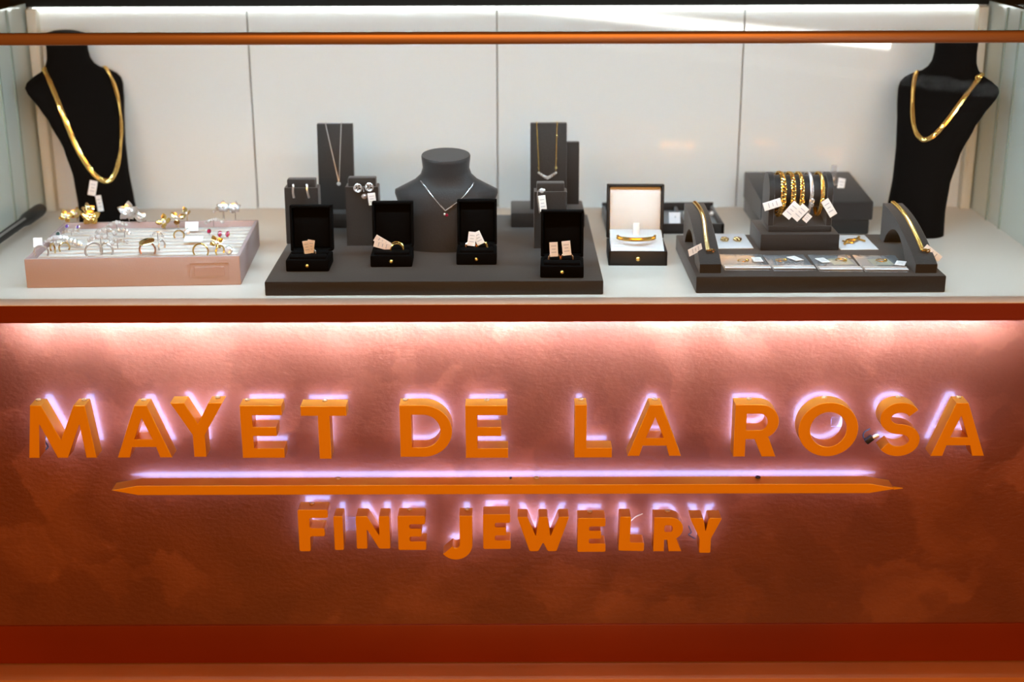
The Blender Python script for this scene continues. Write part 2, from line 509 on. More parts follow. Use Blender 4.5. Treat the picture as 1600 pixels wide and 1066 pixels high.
def g_L(w, s, h): return [[(0, 0), (w, 0), (w, h), (s, h), (s, 1), (0, 1)]]
def g_I(w, s, h): return [[(0, 0), (w, 0), (w, 1), (0, 1)]]
def g_D(w, s, h):
    rx = .52
    return [[(0, 0)] + arc(w-rx, .5, rx, .5, -90, 90, 26) + [(0, 1)],
            [(s, h)] + arc(w-rx, .5, rx-s, .5-h, -90, 90, 22) + [(s, 1-h)]]
def g_R(w, s, h):
    yb = .335; ry = (1-yb)/2; cy = yb+ry; rx = ry*1.05
    lt = .40*w/.9
    xr = w*.965
    return [[(0, 0), (s, 0), (s, yb), (lt+.02, yb), (xr-s*1.18, 0), (xr, 0), (lt+.27, yb+.035)] + arc(w-rx, cy, rx, ry, -62, 90, 20) + [(0, 1)],
            [(s, yb+h*.95)] + arc(w-rx, cy, rx-s*.96, ry-h*.95, -90, 90, 16) + [(s, 1-h*.95)]]
def g_O(w, s, h): return [arc(w/2, .5, w/2, .515, 0, 350, 47)[:], arc(w/2, .5, w/2-s, .515-h, 0, 352, 39)]
def g_S(w, s, h):
    hh = h/2*1.04; a = w/2-hh
    top = arc(w/2, .5+.215, a*.93, .215, 28, 268, 24)
    bot = arc(w/2, .5-.22, a, .22, 86, -148, 24)
    c = [(x, y*.82/.87+.5*(1-.82/.87)) for x, y in top+bot]
    return [stroke_outline(c, hh)]
def g_N(w, s, h): return [[(0, 0), (s, 0), (s, .60), (w-s*1.05, 0), (w, 0), (w, 1), (w-s, 1), (w-s, .40), (s*1.05, 1), (0, 1)]]
def g_W(w, s, h):
    m = w/2
    return [[(.24*w, 0), (.41*w, 0), (m, .26), (.59*w, 0), (.76*w, 0), (w, 1), (w-.2*w, 1), (.64*w, .43), (.585*w, 1), (.415*w, 1), (.36*w, .43), (.2*w, 1), (0, 1)]]
def g_J(w, s, h):
    xs_ = w-s/2; r = .215; cy = r+s/2
    c = [(xs_, 1), (xs_, .7), (xs_, cy+.03)] + arc(xs_-r, cy, r, r, 0, -142, 18)
    return [stroke_outline(c, s/2)]

GL = dict(M=g_M, A=g_A, Y=g_Y, E=g_E, F=g_F, T=g_T, L=g_L, I=g_I, D=g_D, R=g_R, O=g_O, S=g_S, N=g_N, W=g_W, J=g_J)

def screw(parent, x, y, z, m=None, r=.0042):
    b = newbm()
    lathe(b, [(r*.62, 0), (r*.62, .0012), (r, .0014), (r*.95, .0030), (r*.35, .0036), (r*.3, .0026), (0, .0026)], T(x, y, z), 12)
    return part(b, 'screw', m or M_BRASS, parent)

def letter(ch, xl, xr, ytop, ybot, label, group, screws=(), rnd=0.0, s=S, h=SH, tilt=0.0, xmode='base'):
    p0 = on_y(xl, ybot, Y_LF); p1 = on_y(xr, ybot, Y_LF)
    zt = on_y((xl+xr)/2, ytop, Y_LF).z
    H = zt-p0.z; w_ = (p1.x-p0.x)/H
    t = thing('sign_letter', label, 'letter', (p0.x, Y_LF, p0.z), 0, group)
    if tilt: t.rotation_euler = (0, radians(tilt), 0)
    loops = GL[ch](w_, s, h)
    if rnd: loops = [rounded(l, rnd) if len(l) < 20 or k == 0 and ch in 'R' and len(l) < 20 else l for k, l in enumerate(loops)]
    loops = [[(p[0]*H, p[1]*H) for p in l] for l in loops]
    b = newbm(); prism(b, loops, 0, L_DEPTH, ch=.0007, side_mi=1)
    part(b, 'letter_body', [M_ORANGE, M_RETURN], t, smooth=25)
    ins = s*H*.27
    b = newbm(); prism(b, [inset(l, ins) for l in orient(loops)], L_DEPTH+.001, L_DEPTH+.0025)
    o = part(b, 'backlight', M_HALO, t); o['label'] = 'violet white LED strip behind the letter'
    for fx in screws:
        screw(t, fx*w_*H, L_DEPTH*.72, H-.0004)
    return t

G1 = 'letters of the upper sign line'; G2 = 'letters of the lower sign line'
row1 = [
 ('M', 45.5, 151, 634, 716, 'orange backlit letter M that begins the upper sign line', (.16, .84)),
 ('A', 184, 269, 634, 715.5, 'orange backlit letter A between M and Y on the upper line', (.5,)),
 ('Y', 272.5, 353.5, 630, 714.5, 'orange backlit letter Y between A and E on the upper line', (.86,)),
 ('E', 379.5, 445, 634, 716, 'orange backlit letter E between Y and T on the upper line', (.13,)),
 ('T', 473.5, 544, 635, 717.5, 'orange backlit letter T that ends the first word', (.5,)),
 ('D', 626, 707, 633.5, 714.5, 'orange backlit letter D beginning the second upper word', (.1,)),
 ('E', 728, 794, 634, 716, 'orange backlit letter E right after D on the upper line', (.5,)),
 ('L', 897.5, 956, 633, 715.5, 'orange backlit letter L with its long foot on the upper line', (.17,)),
 ('A', 980.5, 1064, 633, 713, 'orange backlit letter A right after L on the upper line', (.5,)),
 ('R', 1145.5, 1214, 632.5, 714, 'orange backlit letter R beginning the last upper word', (.35,)),
 ('O', 1245, 1338, 630.5, 712.5, 'round orange backlit letter O between R and S', (.45,)),
 ('S', 1369, 1435, 629.5, 712.5, 'curved orange backlit letter S with loose cable at its tail', (.5,)),
 ('A', 1454, 1537.5, 630, 713, 'orange backlit letter A that ends the upper sign line', (.5,)),
]
LET = []
for ch, a, c, yt, yb, lab, sc_ in row1:
    LET.append(letter(ch, a, c, yt, yb, lab, G1, sc_))
row2 = [
 ('F', 468, 515, 797, 862, 'taller orange letter F that begins the lower sign line', (.42,), 0, .25, .2),
 ('I', 523, 537.5, 807, 860, 'narrow orange letter I after the tall F', (), 0, .3, .26),
 ('N', 557.5, 610, 807, 858, 'orange letter N between I and E on the lower line', (), 0, .3, .26),
 ('E', 622.5, 666, 806.5, 860, 'orange letter E after N on the lower line', (.4,), 0, .31, .25),
 ('J', 694, 738.5, 806.5, 875, 'hooked orange letter J that drops below the lower line', (.82,), 0, .265, .26),
 ('E', 755, 798, 804, 858.5, 'orange letter E between J and W on the lower line', (), 0, .31, .25),
 ('W', 808, 889, 808, 862, 'wide orange letter W on the lower sign line', (), 0, .3, .26),
 ('E', 902, 946, 810, 863, 'orange letter E between W and L on the lower line', (.45,), 0, .31, .25),
 ('L', 966, 1006, 807.5, 861, 'orange letter L between E and R on the lower line', (), 1.5, .3, .25),
 ('R', 1020.5, 1066, 809, 862, 'orange letter R near the end of the lower line', (.5,), 0, .29, .25),
 ('Y', 1076, 1126, 810, 864.5, 'orange letter Y that ends the lower sign line', (), 0, .3, .26),
]
LET2 = []
for ch, a, c, yt, yb, lab, sc_, tl, s_, h_ in row2:
    t = letter(ch, a, c, yt, yb, lab, G2, sc_, rnd=.05, s=s_, h=h_, tilt=tl)
    LET2.append(t)

# long pointed bar between the lines
pl = on_y(174, 764.5, Y_LF); pr = on_y(1396, 765, Y_LF)
za, zb = on_y(790, 758, Y_LF).z, on_y(790, 772.6, Y_LF).z
xa, xb = on_y(215, 764, Y_LF).x, on_y(1359, 764, Y_LF).x
bar = thing('sign_bar', 'long orange backlit bar with pointed ends between the sign lines', 'sign', (0, Y_LF, zb))
hh = za-zb
lp = [[(pl.x, hh*.52), (xa, 0), (xb, 0), (pr.x, hh*.42), (pr.x, hh*.58), (xb, hh), (xa, hh)]]
b = newbm(); prism(b, lp, 0, L_DEPTH, ch=.0006, side_mi=1); part(b, 'bar_body', [M_ORANGE, M_RETURN], bar, smooth=20)
tip = on_y(1411, 765, Y_LF).x
b = newbm(); prism(b, [[(pr.x+.0003, hh*.38), (tip, hh*.5), (pr.x+.0003, hh*.62)]], .0, .004); part(b, 'bar_tip', M_ORANGE, bar)
b = newbm(); prism(b, [[(pl.x+.014, hh*.5), (xa+.004, hh*.26), (xb-.004, hh*.26), (pr.x-.012, hh*.5), (xb-.004, hh*.74), (xa+.004, hh*.74)]], L_DEPTH+.001, L_DEPTH+.0025); part(b, 'backlight', M_HALO, bar)
for px, mm in ((528, M_BRASS), (838, M_BRASS), (1184, M_DARKMETAL), (798, M_DARKMETAL)):
    screw(bar, on_y(px, 750, Y_LF+L_DEPTH*.8).x, L_DEPTH*.8, hh-.0004, mm, .0042 if px != 798 else .002)
b = newbm(); ball(b, .0022, T(on_y(1195, 775, Y_LF).x, .008, -.001)); part(b, 'screw', M_SILVER, bar)

# loose cable, wires and mounting plates that show between the letters
def plate(px0, py0, px1, py1, lab):
    a = on_y(px0, py1, Y_WALL-.004); c = on_y(px1, py0, Y_WALL-.004)
    b = newbm(); box(b, c.x-a.x, .003, c.z-a.z, T((a.x+c.x)/2, Y_WALL-.0022, (a.z+c.z)/2), .0006, 1)
    return tag(finish(b, 'mounting_plate', M_CLIP), lab, 'plate', 'clear mounting plates behind the sign')
plate(1298, 652, 1318, 668, 'small clear mounting plate seen inside the letter O')
plate(541, 808, 556, 830, 'small clear mounting plate between the letters I and N')
cb = thing('cable_connector', 'dark cable connector hanging at the tail of the letter S', 'connector', on_y(1358, 687, Y_WALL-.02))
b = newbm(); box(b, .009, .008, .014, R(50, 'Y'), .002); part(b, 'plug', M_BWIRE, cb)
b = newbm(); cyl(b, .0035, .0035, .012, R(60, 'Y') @ T(0, 0, .004)); part(b, 'socket', M_SILVER, cb)
b = newbm(); tube(b, spline([(-.004, 0, -.002), (-.008, .004, .002), (-.006, .010, .008), (.004, .015, .012)]), .0012); part(b, 'wire', M_BWIRE, cb)
def wire(pts, m, lab, r=.0009):
    q = [on_y(px, py, y) for px, py, y in pts]
    b = newbm(); tube(b, spline(q), r)
    return tag(finish(b, 'sign_wire', m), lab, 'wire')
wire([(984, 816, .052), (993, 808, .055), (1004, 803, .052)], M_WIRE, 'pale yellow wire arching from L to R on the lower line')
wire([(1076, 822, .05), (1080, 832, .055), (1076, 836, .05), (1086, 842, .055)], M_BWIRE, 'thin dark wire between the lower R and Y')
wire([(73, 678, .055), (70, 688, .05), (75, 698, .055), (71, 703, .05)], M_BWIRE, 'dark wire behind the left leg of the letter M', .0012)

# ------------------------------------------------------------------ displays: helpers
def price_tag(parent, w_, h_, M, m=None, name='price_tag'):
    b = newbm()
    box(b, w_, .0007, h_, M, .0002, 1)
    n = 3
    for i in range(n):
        z = h_*(.24-.22*i)
        box(b, w_*(.62 if i != 1 else .45), .0003, h_*.05, M @ T(0, -.00045, z), mi=1)
    return part(b, name, [m or M_TAG, M_PRINT], parent, smooth=0)

# black platform, left/centre
ZP = C+.022
FLc = on_z(413, 440.5, ZP); FRc = on_z(943, 438.5, ZP); BRc = on_z(908, 335, ZP)
def platform(FL, FR, depth, z0, h, label):
    d = (FR-FL); d.z = 0; w_ = d.length; rz = math.atan2(d.y, d.x)
    o = Vector((FL.x, FL.y, z0)) + Vector((cos(rz)*w_/2, sin(rz)*w_/2, 0)) + Vector((-sin(rz), cos(rz), 0))*depth/2
    b = newbm(); box(b, w_, depth, h, T(0, 0, h/2), .0018)
    return tag(finish(b, 'display_platform', M_CHAR, None, o, rz), label, 'platform'), rz
plat1, rz1 = platform(FLc, FRc, (BRc-FRc).length, C, .022, 'large charcoal square platform carrying the ring boxes and necklaces')

# pendant stands -----------------------------------------------------------
def riser(px, py, w_, d_, h_, label, z=ZP, m=None, name='display_riser'):
    p = on_z(px, py, z)
    b = newbm(); box(b, w_, d_, h_, T(0, d_/2, h_/2), .0025)
    return tag(finish(b, name, m or M_CHAR, None, p), label, 'riser'), p
RH = .026
r1, rp1 = riser(525, 357, .125, .10, RH, 'charcoal riser block under the left tall pendant stand')
r2, rp2 = riser(856, 356, .127, .10, RH, 'charcoal riser block under the right tall pendant stands')
def pendant_stand(px, ytop, dy, wpx, label, rp, group=None):
    z0 = ZP+RH
    y = rp.y+dy
    x = on_y(px, 300, y).x
    zt = on_y(px, ytop, y+.012).z
    w_ = wpx*(on_y(801, 260, y).x-on_y(800, 260, y).x)
    H = zt-z0
    t = thing('pendant_stand', label, 'jewelry stand', (x, y, z0), 0, group)
    b = newbm(); box(b, w_, .012, H, T(0, .006, H/2) , .0015)
    for v in b.verts: v.co.y += v.co.z*.10
    part(b, 'back_board', M_CHAR, t)
    b = newbm(); box(b, w_*.9, .03, .008, T(0, .032, .004), .001); part(b, 'foot', M_CHAR, t)
    return t, w_, H
ps1, pw1, ph1 = pendant_stand(525.5, 194, .03, 56, 'tall charcoal pendant board holding the silver V necklace', rp1)
ps2, pw2, ph2 = pendant_stand(857, 193, .025, 57, 'tall charcoal pendant board holding the fine gold necklace', rp2)
ps3, pw3, ph3 = pendant_stand(881, 222, .066, 48, 'bare charcoal board standing behind the gold necklace board', rp2)

def board_pt(st, u, z, off=.0012):  # point on the leaning front face
    return Vector((u, z*.10-off, z))
# silver V necklace
n = thing('necklace', 'thin silver V necklace with small stone on left pendant board', 'necklace', ps1.location)
b = newbm()
zb_ = on_y(529, 283, ps1.location.y+.006).z-ps1.location.z
xo = on_y(529, 283, ps1.location.y).x-ps1.location.x
for s, u in ((-1, -.0155), (1, .0115)):
    pts = [board_pt(ps1, u, ph1+.0008)] + [board_pt(ps1, u+(xo+s*.0006-u)*k/8, ph1-(ph1-zb_)*k/8) for k in range(1, 9)]
    pts.insert(0, Vector((u, ph1*.1+.008, ph1+.0012)))
    tube(b, pts, .0009, 6)
part(b, 'chain', M_SILVER, n)
b = newbm(); gem(b, .0035, T(xo, zb_*.1-.003, zb_-.004) @ R(90, 'X')); part(b, 'pendant', M_DIA, n)
# gold necklace
n = thing('necklace', 'fine gold necklace with curved diamond bar on right pendant board', 'necklace', ps2.location)
b = newbm(); zq = on_y(838, 268, ps2.location.y+.006).z-ps2.location.z
for s, u0, u1 in ((-1, -.0205, -.0165), (1, .0145, .0125)):
    pts = [Vector((u0, ph2*.1+.008, ph2+.0012))] + [board_pt(ps2, u0+(u1-u0)*k/8, ph2+.0008-(ph2-zq)*k/8) for k in range(9)]
    tube(b, pts, .0009, 6)
part(b, 'chain', M_GOLD, n)
b = newbm()
for k in range(9):
    t_ = -1+2*k/8; u = -.002+.0145*t_; z = zq-.002-.0085*(1-abs(t_)**1.3)
    gem(b, .0023+.0008*(1-abs(t_)), T(u, z*.1-.003, z) @ R(90, 'X'))
part(b, 'stone_bar', M_DIA, n)
b = newbm()
for k, (u, z) in enumerate(((-.0185, .6), (.0142, .82), (.0135, .46), (.0133, .3), (-.017, .3))):
    b = newbm(); zz = ph2*.28+z*(ph2*.7); ball(b, .0016, T(u, zz*.1-.002, zz), 8); part(b, 'bead', M_PALEGOLD, n)

# earring stands -----------------------------------------------------------
def earring_stand(px, py, wpx, Hpx, label):
    p = on_z(px, py, ZP)
    w_ = wpx*(on_y(801, py, p.y).x-on_y(800, py, p.y).x)
    H = on_y(px, py-Hpx, p.y).z-ZP
    t = thing('earring_stand', label, 'jewelry stand', p)
    prof = [(0, 0), (.038, 0), (.034, H*.92), (.004, H*.92)]
    b = newbm(); prism(b, [[(y, z) for y, z in prof]], -w_/2, w_/2, R(90, 'Z') , .0012); part(b, 'body', M_CHAR, t)
    b = newbm(); box(b, w_*.84, .020, H*.16, T(0, .018, H*.97), .0015); part(b, 'top_bar', M_CHAR, t)
    return t, p, w_, H
es1, ep1, ew1, eh1 = earring_stand(474, 381, 52, 94, 'charcoal earring stand with silver hoops behind first ring box')
es2, ep2, ew2, eh2 = earring_stand(568, 384, 51, 99, 'charcoal earring stand with round silver earrings left of bust')
es3, ep3, ew3, eh3 = earring_stand(860, 388, 51, 95, 'charcoal earring stand in front of the gold necklace board')
def local(p, px, py, y): q = on_y(px, py, p.y+y); return q-Vector(p)
# silver half hoops
for k, (px, lab) in enumerate(((459, 'slim silver hoop earring at left on the hoop stand'), (480, 'slim silver hoop earring at right on the hoop stand'))):
    q = on_y(px, 298, ep1.y-.002)
    t = thing('hoop_earring', lab, 'earring', q, 0, 'silver hoops on the earring stand')
    b = newbm(); tube(b, [Vector((.0004*sin(a*3)+.001*k*a, -.0035-.0035*sin(a), .011*cos(a))) for a in [pi*i/10*.95 for i in range(11)]], .0021, 6, sx=1.0, sy=.6); part(b, 'hoop', M_SILVER, t)
    b = newbm(); tube(b, [Vector((0, -.0015, .0105)), Vector((0, .0020, .0108))], .0006, 5); part(b, 'post', M_SILVER, t)
# round openwork earrings
for k, (px, py, lab) in enumerate(((559, 294, 'round openwork silver earring with a hanging drop stone'), (577, 292.5, 'round openwork silver earring with white price tag'))):
    q = on_y(px, py, ep2.y-.004)
    t = thing('drop_earring', lab, 'earring', q)
    b = newbm(); torus(b, .0062, .0013, I4, 18, 6)
    torus(b, .0030, .0010, T(-.002, 0, .0005), 12, 5); torus(b, .0030, .0010, T(.0024, 0, -.001), 12, 5)
    part(b, 'openwork_ring', M_SILVER, t)
    b = newbm()
    for a in range(5): gem(b, .0014, T(.0048*cos(a*1.26+.4), -.001, .0048*sin(a*1.26+.4)) @ R(90, 'X'))
    part(b, 'stones', M_DIA, t)
    if k == 0:
        b = newbm(); tube(b, [Vector((.0085, 0, .001)), Vector((.0095, 0, -.006))], .0008, 5); gem(b, .0034, T(.0098, -.001, -.0135) @ R(90, 'X')); torus(b, .0040, .0007, T(.0098, 0, -.0135), 14, 5); part(b, 'drop', M_SILVER, t)
    else:
        price_tag(t, .0125, .020, T(.004, -.003, -.019) @ R(-6, 'Y'))
# small silver earring with tag on third stand
q = on_y(846, 298, ep3.y-.004)
t = thing('hook_earring', 'silver hook earring with white tag on the right earring stand', 'earring', q)
b = newbm(); gem(b, .0042, T(.0005, -.002, .0005) @ R(90, 'X')); ball(b, .0025, T(.004, -.001, .001), 8); part(b, 'stone', M_DIA, t)
b = newbm(); tube(b, spline([(0, -.001, .002), (-.0055, -.002, .0), (-.0062, -.002, -.012), (-.003, -.003, -.036)]), .0009); part(b, 'hook', M_SILVER, t)
price_tag(t, .0115, .026, T(.0018, -.004, -.020) @ R(-7, 'Y'))

# ring boxes ---------------------------------------------------------------
def ring_box(pxl, pxr, pyb, label, rz=0.0, H_l=.071, wl=1.0):
    a = on_z(pxl, pyb, ZP); c = on_z(pxr, pyb, ZP)
    w_ = (c.x-a.x); d_ = .058; hb = .0185
    t = thing('ring_box', label, 'ring box', ((a.x+c.x)/2, a.y, ZP), rz, 'open black ring boxes on the platform')
    b = newbm(); box(b, w_, d_, hb, T(0, d_/2, hb/2), .002); part(b, 'base', M_BOX, t)
    # cushion: two halves with the slot between
    for k, (y0, y1) in enumerate(((.006, .026), (.030, d_-.006))):
        b = newbm(); box(b, w_-.010, y1-y0, .006, T(0, (y0+y1)/2, hb+.001), .002); part(b, 'cushion', M_BOX, t)
    # lid: back plate and rim, opened past upright
    LM = T(0, d_-.004, hb+.0005) @ R(-6, 'X')
    w2 = w_*wl; tl = .021
    lid = newbm()
    box(lid, w2, .003, H_l, LM @ T(0, tl-.0015, H_l/2), .001)
    for s in (-1, 1): box(lid, .0035, tl, H_l, LM @ T(s*(w2/2-.00175), tl/2, H_l/2), .001)
    box(lid, w2, tl, .0035, LM @ T(0, tl/2, H_l-.00175), .001)
    box(lid, w2, tl, .0035, LM @ T(0, tl/2, .00175), .001)
    lo_ = part(lid, 'lid', M_BOX, t)
    b = newbm(); box(b, w2-.008, .008, H_l-.008, LM @ T(0, tl-.0072, H_l/2), .003); part(b, 'lid_pad', M_BOX, lo_)
    b = newbm(); ball(b, .0030, T(0, -.001, hb*.52), 12); part(b, 'button', M_GOLD, t)
    return t, w_, hb
rb1, w1, hb = ring_box(447, 514, 425, 'open black ring box at left holding crumpled peach-lit tags')
rb2, w2, hb = ring_box(579, 644, 418, 'open black ring box with two thin gold hoops and tag leaning left', 1)
rb3, w3, hb = ring_box(713, 776, 414.5, 'open black ring box right of bust with two crossed white tags')
rb4, w4, hb = ring_box(844, 912, 435, 'open black ring box nearest the front right corner of the platform', -2)

def slot_ring(box_o, du, Rr, m, label, rz=0, tagspec=(), r=.0009, stone=None, dy=.028, a0=-8, a1=188, tagm=None):
    mw = Matrix.Translation(box_o.location) @ Matrix.Rotation(box_o.rotation_euler.z, 4, 'Z')
    p = mw @ Vector((du, dy, hb+.0042))
    t = thing('ring', label, 'ring', p, rz)
    b = newbm(); torus(b, Rr, r, I4, 22, 7, a0, a1); part(b, 'band', m, t)
    if stone:
        b = newbm(); gem(b, stone, T(0, 0, Rr+.002)); part(b, 'stone', M_DIA, t)
    for (x, z, w_, h_, rot, rx, ty) in tagspec:
        price_tag(t, w_, h_, T(x, ty, z) @ R(rot, 'Y') @ R(rx, 'X'), tagm)
    return t
slot_ring(rb1, .001, .0085, M_SILVER, 'silver ring half hidden by peach-lit tags in left ring box', 0,
          [(-.0035, .0105, .0105, .021, -8, 6, -.006), (.0022, .0115, .0110, .021, 9, 6, -.004)], r=.0012, tagm=M_PTAG)
slot_ring(rb2, .008, .0098, M_GOLD, 'front thin gold hoop ring standing in the second ring box', 8, [], dy=.020)
slot_ring(rb2, .0075, .0105, M_GOLD, 'rear thin gold hoop ring with two tags in the second ring box', -8,
          [(-.0205, .0060, .0115, .028, -74, 8, -.008), (-.022, .011, .0115, .026, -58, 8, -.005)], dy=.030, tagm=M_PTAG)
slot_ring(rb3, -.0095, .0075, M_ROSE, 'gold ring under left tag in the box right of the bust', 10,
          [(.0015, .013, .0125, .022, 9, -8, -.003)], r=.0018)
slot_ring(rb3, .0085, .0080, M_GOLD, 'gold ring under right tilted tag in the box right of the bust', -15,
          [(-.005, .014, .0130, .021, -28, -8, -.003)], r=.0018)
slot_ring(rb4, -.0115, .0085, M_ROSE, 'rose ring under left upright tag in the front right box', 0,
          [(-.0012, .015, .0125, .022, -3, -6, -.001)], r=.0015)
slot_ring(rb4, .0075, .0090, M_ROSE, 'rose ring under right upright tag in the front right box', 0,
          [(-.001, .017, .0130, .022, -6, -6, -.001)], r=.0015)

# half bust ----------------------------------------------------------------
def interp(tab, z):
    if z <= tab[0][0]: return tab[0][1:]
    for a, c in zip(tab[:-1], tab[1:]):
        if z <= c[0]:
            k = (z-a[0])/(c[0]-a[0]); k = k*k*(3-2*k)*.35+k*.65
            return tuple(x+(y-x)*k for x, y in zip(a[1:], c[1:]))
    return tab[-1][1:]
hbp = on_z(697, 396, ZP)
# z, half width, front depth, back depth, centre offset y
HB = [(0, .064, .030, .030, .035), (.03, .068, .031, .030, .036), (.075, .078, .032, .026, .040), (.090, .083, .031, .022, .043), (.096, .0825, .029, .020, .044),
      (.104, .066, .026, .018, .046), (.112, .050, .026, .020, .047), (.120, .041, .028, .026, .048), (.130, .0375, .030, .030, .048), (.149, .0395, .033, .033, .048), (.151, .0385, .032, .032, .048)]
bust = thing('necklace_bust', 'short charcoal necklace bust with flat oval neck top in platform middle', 'bust', hbp)
def bust_ring(tab, z, n=40, p=1.0, tilt=0.0):
    hw, df, db, yc = interp(tab, z)
    out = []
    for k in range(n):
        a = 2*pi*k/n; cx, sy = cos(a), sin(a)
        y = yc - (df if sy > 0 else db)*(abs(sy)**p)*(1 if sy > 0 else -1)
        out.append(Vector((hw*cx, y, z+tilt*(y-yc))))
    return out
zs = [0, .015, .03, .05, .065, .075, .084, .090, .094, .096, .100, .104, .108, .112, .116, .120, .125, .130, .137, .143, .149, .151]
b = newbm(); loft(b, [bust_ring(HB, z, tilt=(.16*max(0, z-.12)/.03)) for z in zs]); part(b, 'body', M_CHAR2, bust, smooth=45)
def bust_front(tab, u, z, off, p=1.0):
    hw, df, db, yc = interp(tab, z)
    k = min(.999, abs(u)/hw)
    return Vector((u, yc - df*(sqrt(1-k*k)**p) - off, z))
nk = thing('necklace', 'thin silver choker with small red drop on the short charcoal bust', 'necklace', hbp)
ctrl = [(-.040, .112), (-.034, .106), (-.020, .090), (-.005, .073), (-.0005, .069), (.006, .073), (.024, .086), (.038, .100), (.045, .109)]
pts = spline([(u, z, 0) for u, z in ctrl], 5)
b = newbm(); tube(b, [bust_front(HB, p.x, p.y, .0014) for p in pts], .0007, 6); part(b, 'chain', M_SILVER, nk)
b = newbm(); tube(b, [bust_front(HB, u, z, .0022) for u, z in ((-.008, .0765), (-.004, .0725), (-.0005, .0685), (.004, .0715), (.011, .0755))], .0011, 6); part(b, 'bar', M_SILVER, nk)
b = newbm(); q = bust_front(HB, .002, .062, .004); gem(b, .0026, T(*q) @ R(90, 'X')); part(b, 'drop', M_RUBY, nk)
b = newbm(); q = bust_front(HB, -.0015, .0635, .004); gem(b, .0020, T(*q) @ R(90, 'X')); part(b, 'stone', M_DIA, nk)
b = newbm()
for u, z in ((.024, .086), (.038, .1), (-.03, .1015)):
    b = newbm(); q = bust_front(HB, u, z, .002); ball(b, .0014, T(*q), 8); part(b, 'bead', M_SILVER, nk)

# tall velvet busts ---------------------------------------------------------
TB = [(0, .056, .042, .044, .000), (.04, .053, .040, .040, .004), (.09, .053, .040, .034, .013), (.14, .060, .044, .028, .026), (.19, .075, .046, .022, .043), (.215, .086, .044, .018, .053),
      (.238, .097, .038, .014, .066), (.248, .098, .034, .012, .071), (.256, .092, .031, .012, .074), (.264, .078, .029, .014, .076), (.271, .059, .028, .018, .078), (.279, .048, .028, .022, .079), (.290, .041, .028, .026, .080), (.305, .038, .029, .029, .081), (.326, .038, .031, .031, .082), (.333, .035, .028, .028, .082), (.336, .026, .021, .021, .082)]
def tall_bust(loc, rz, label):
    t = thing('necklace_bust', label, 'bust', loc, rz)
    zs = sorted(set([r[0] for r in TB] + [i*.012 for i in range(28)]))
    b = newbm(); loft(b, [bust_ring(TB, z, 44, 1.0, tilt=(.10*max(0, z-.29)/.04)) for z in zs]); part(b, 'body', M_VELVET, t, smooth=50)
    return t
tb1 = tall_bust(on_z(168, 352, C)+Vector((0, .015, 0)), 50, 'tall black velvet necklace bust at the left end of the case')
tb2 = tall_bust(on_z(1437, 372, C)+Vector((0, .045, 0)), -50, 'tall black velvet necklace bust at the right end of the case')
def on_bust(t, px, py):
    """surface point and normal (local) where the sight line meets the bust"""
    me = [c for c in t.children if c.name.startswith('body')][0].data
    bm_ = bmesh.new(); bm_.from_mesh(me); tree = BVHTree.FromBMesh(bm_); bm_.free()
    Mi = (Matrix.Translation(t.location) @ Matrix.Rotation(t.rotation_euler.z, 4, 'Z')).inverted()
    o = Mi @ CAMP; d = (Mi.to_3x3() @ ray(px, py)).normalized()
    h = tree.ray_cast(o, d)
    return (h[0], h[1]) if h[0] is not None else None
def flat_chain(t0, pix, label, wd=.0085, name='necklace'):
    t = thing(name, label, 'necklace', t0.location, math.degrees(t0.rotation_euler.z))
    hits = [on_bust(t0, p.x, p.y) for p in spline([(x, y, 0) for x, y in pix], 7)]
    hits = [h for h in hits if h]
    P = [h[0] for h in hits]; Nn = [h[1] for h in hits]
    for _ in range(4):   # relax so that the band lies smooth
        Nn = [Nn[0]]+[(Nn[i-1]+Nn[i]*2+Nn[i+1]).normalized() for i in range(1, len(Nn)-1)]+[Nn[-1]]
        P = [P[0]]+[(P[i-1]+P[i]*2+P[i+1])/4 for i in range(1, len(P)-1)]+[P[-1]]
    P = [p+n*.0026 for p, n in zip(P, Nn)]
    b = newbm(); tans = frame_pts(P); rings = []
    for i, (p, tg, nrm) in enumerate(zip(P, tans, Nn)):
        s = tg.cross(nrm).normalized(); s = (s + nrm*.16*sin(i*.55)).normalized()
        w2 = wd/2*(1+.05*sin(i*2.1))
        rings.append([p-s*w2, p-s*w2*.3+nrm*.0012, p+s*w2*.3+nrm*.0012, p+s*w2, p+s*w2*.3-nrm*.0005, p-s*w2*.3-nrm*.0005])
    loft(b, rings)
    part(b, 'chain', M_GOLD, t, smooth=20)
    return t, P
ch1, P1 = flat_chain(tb1, [(67, 100), (70, 110), (80, 135), (97, 175), (112, 212), (128, 245), (145, 270), (158, 281), (170, 282), (179, 270), (186, 240), (188, 200), (185, 165), (177, 132), (166, 110), (157, 98)],
                     'flat gold herringbone necklace with two white tags on left bust')
Mw1 = (Matrix.Translation(ch1.location) @ Matrix.Rotation(ch1.rotation_euler.z, 4, 'Z')).to_3x3().to_4x4()
for px, py, w_, h_, ro in ((145, 293, .0135, .027, 14), (155, 317, .0100, .029, -5)):
    q = on_bust(tb1, px, py)
    n_ = q[1].copy(); n_.z = 0; n_.normalize(); q = q[0]+n_*.005
    A_ = Matrix.Translation(q) @ Matrix.Rotation(math.atan2(n_.y, n_.x)+pi/2, 4, 'Z') @ R(ro, 'Y')
    price_tag(ch1, w_, h_, A_)
ch2, P2 = flat_chain(tb2, [(1446, 96), (1436, 107), (1429, 132), (1427, 171), (1430, 200), (1437, 214), (1446, 219), (1460, 212), (1478, 192), (1499, 164), (1521, 135), (1530, 123), (1536, 112), (1536, 104)],
                     'flat gold herringbone necklace knotted near one shoulder on right bust', .0080)
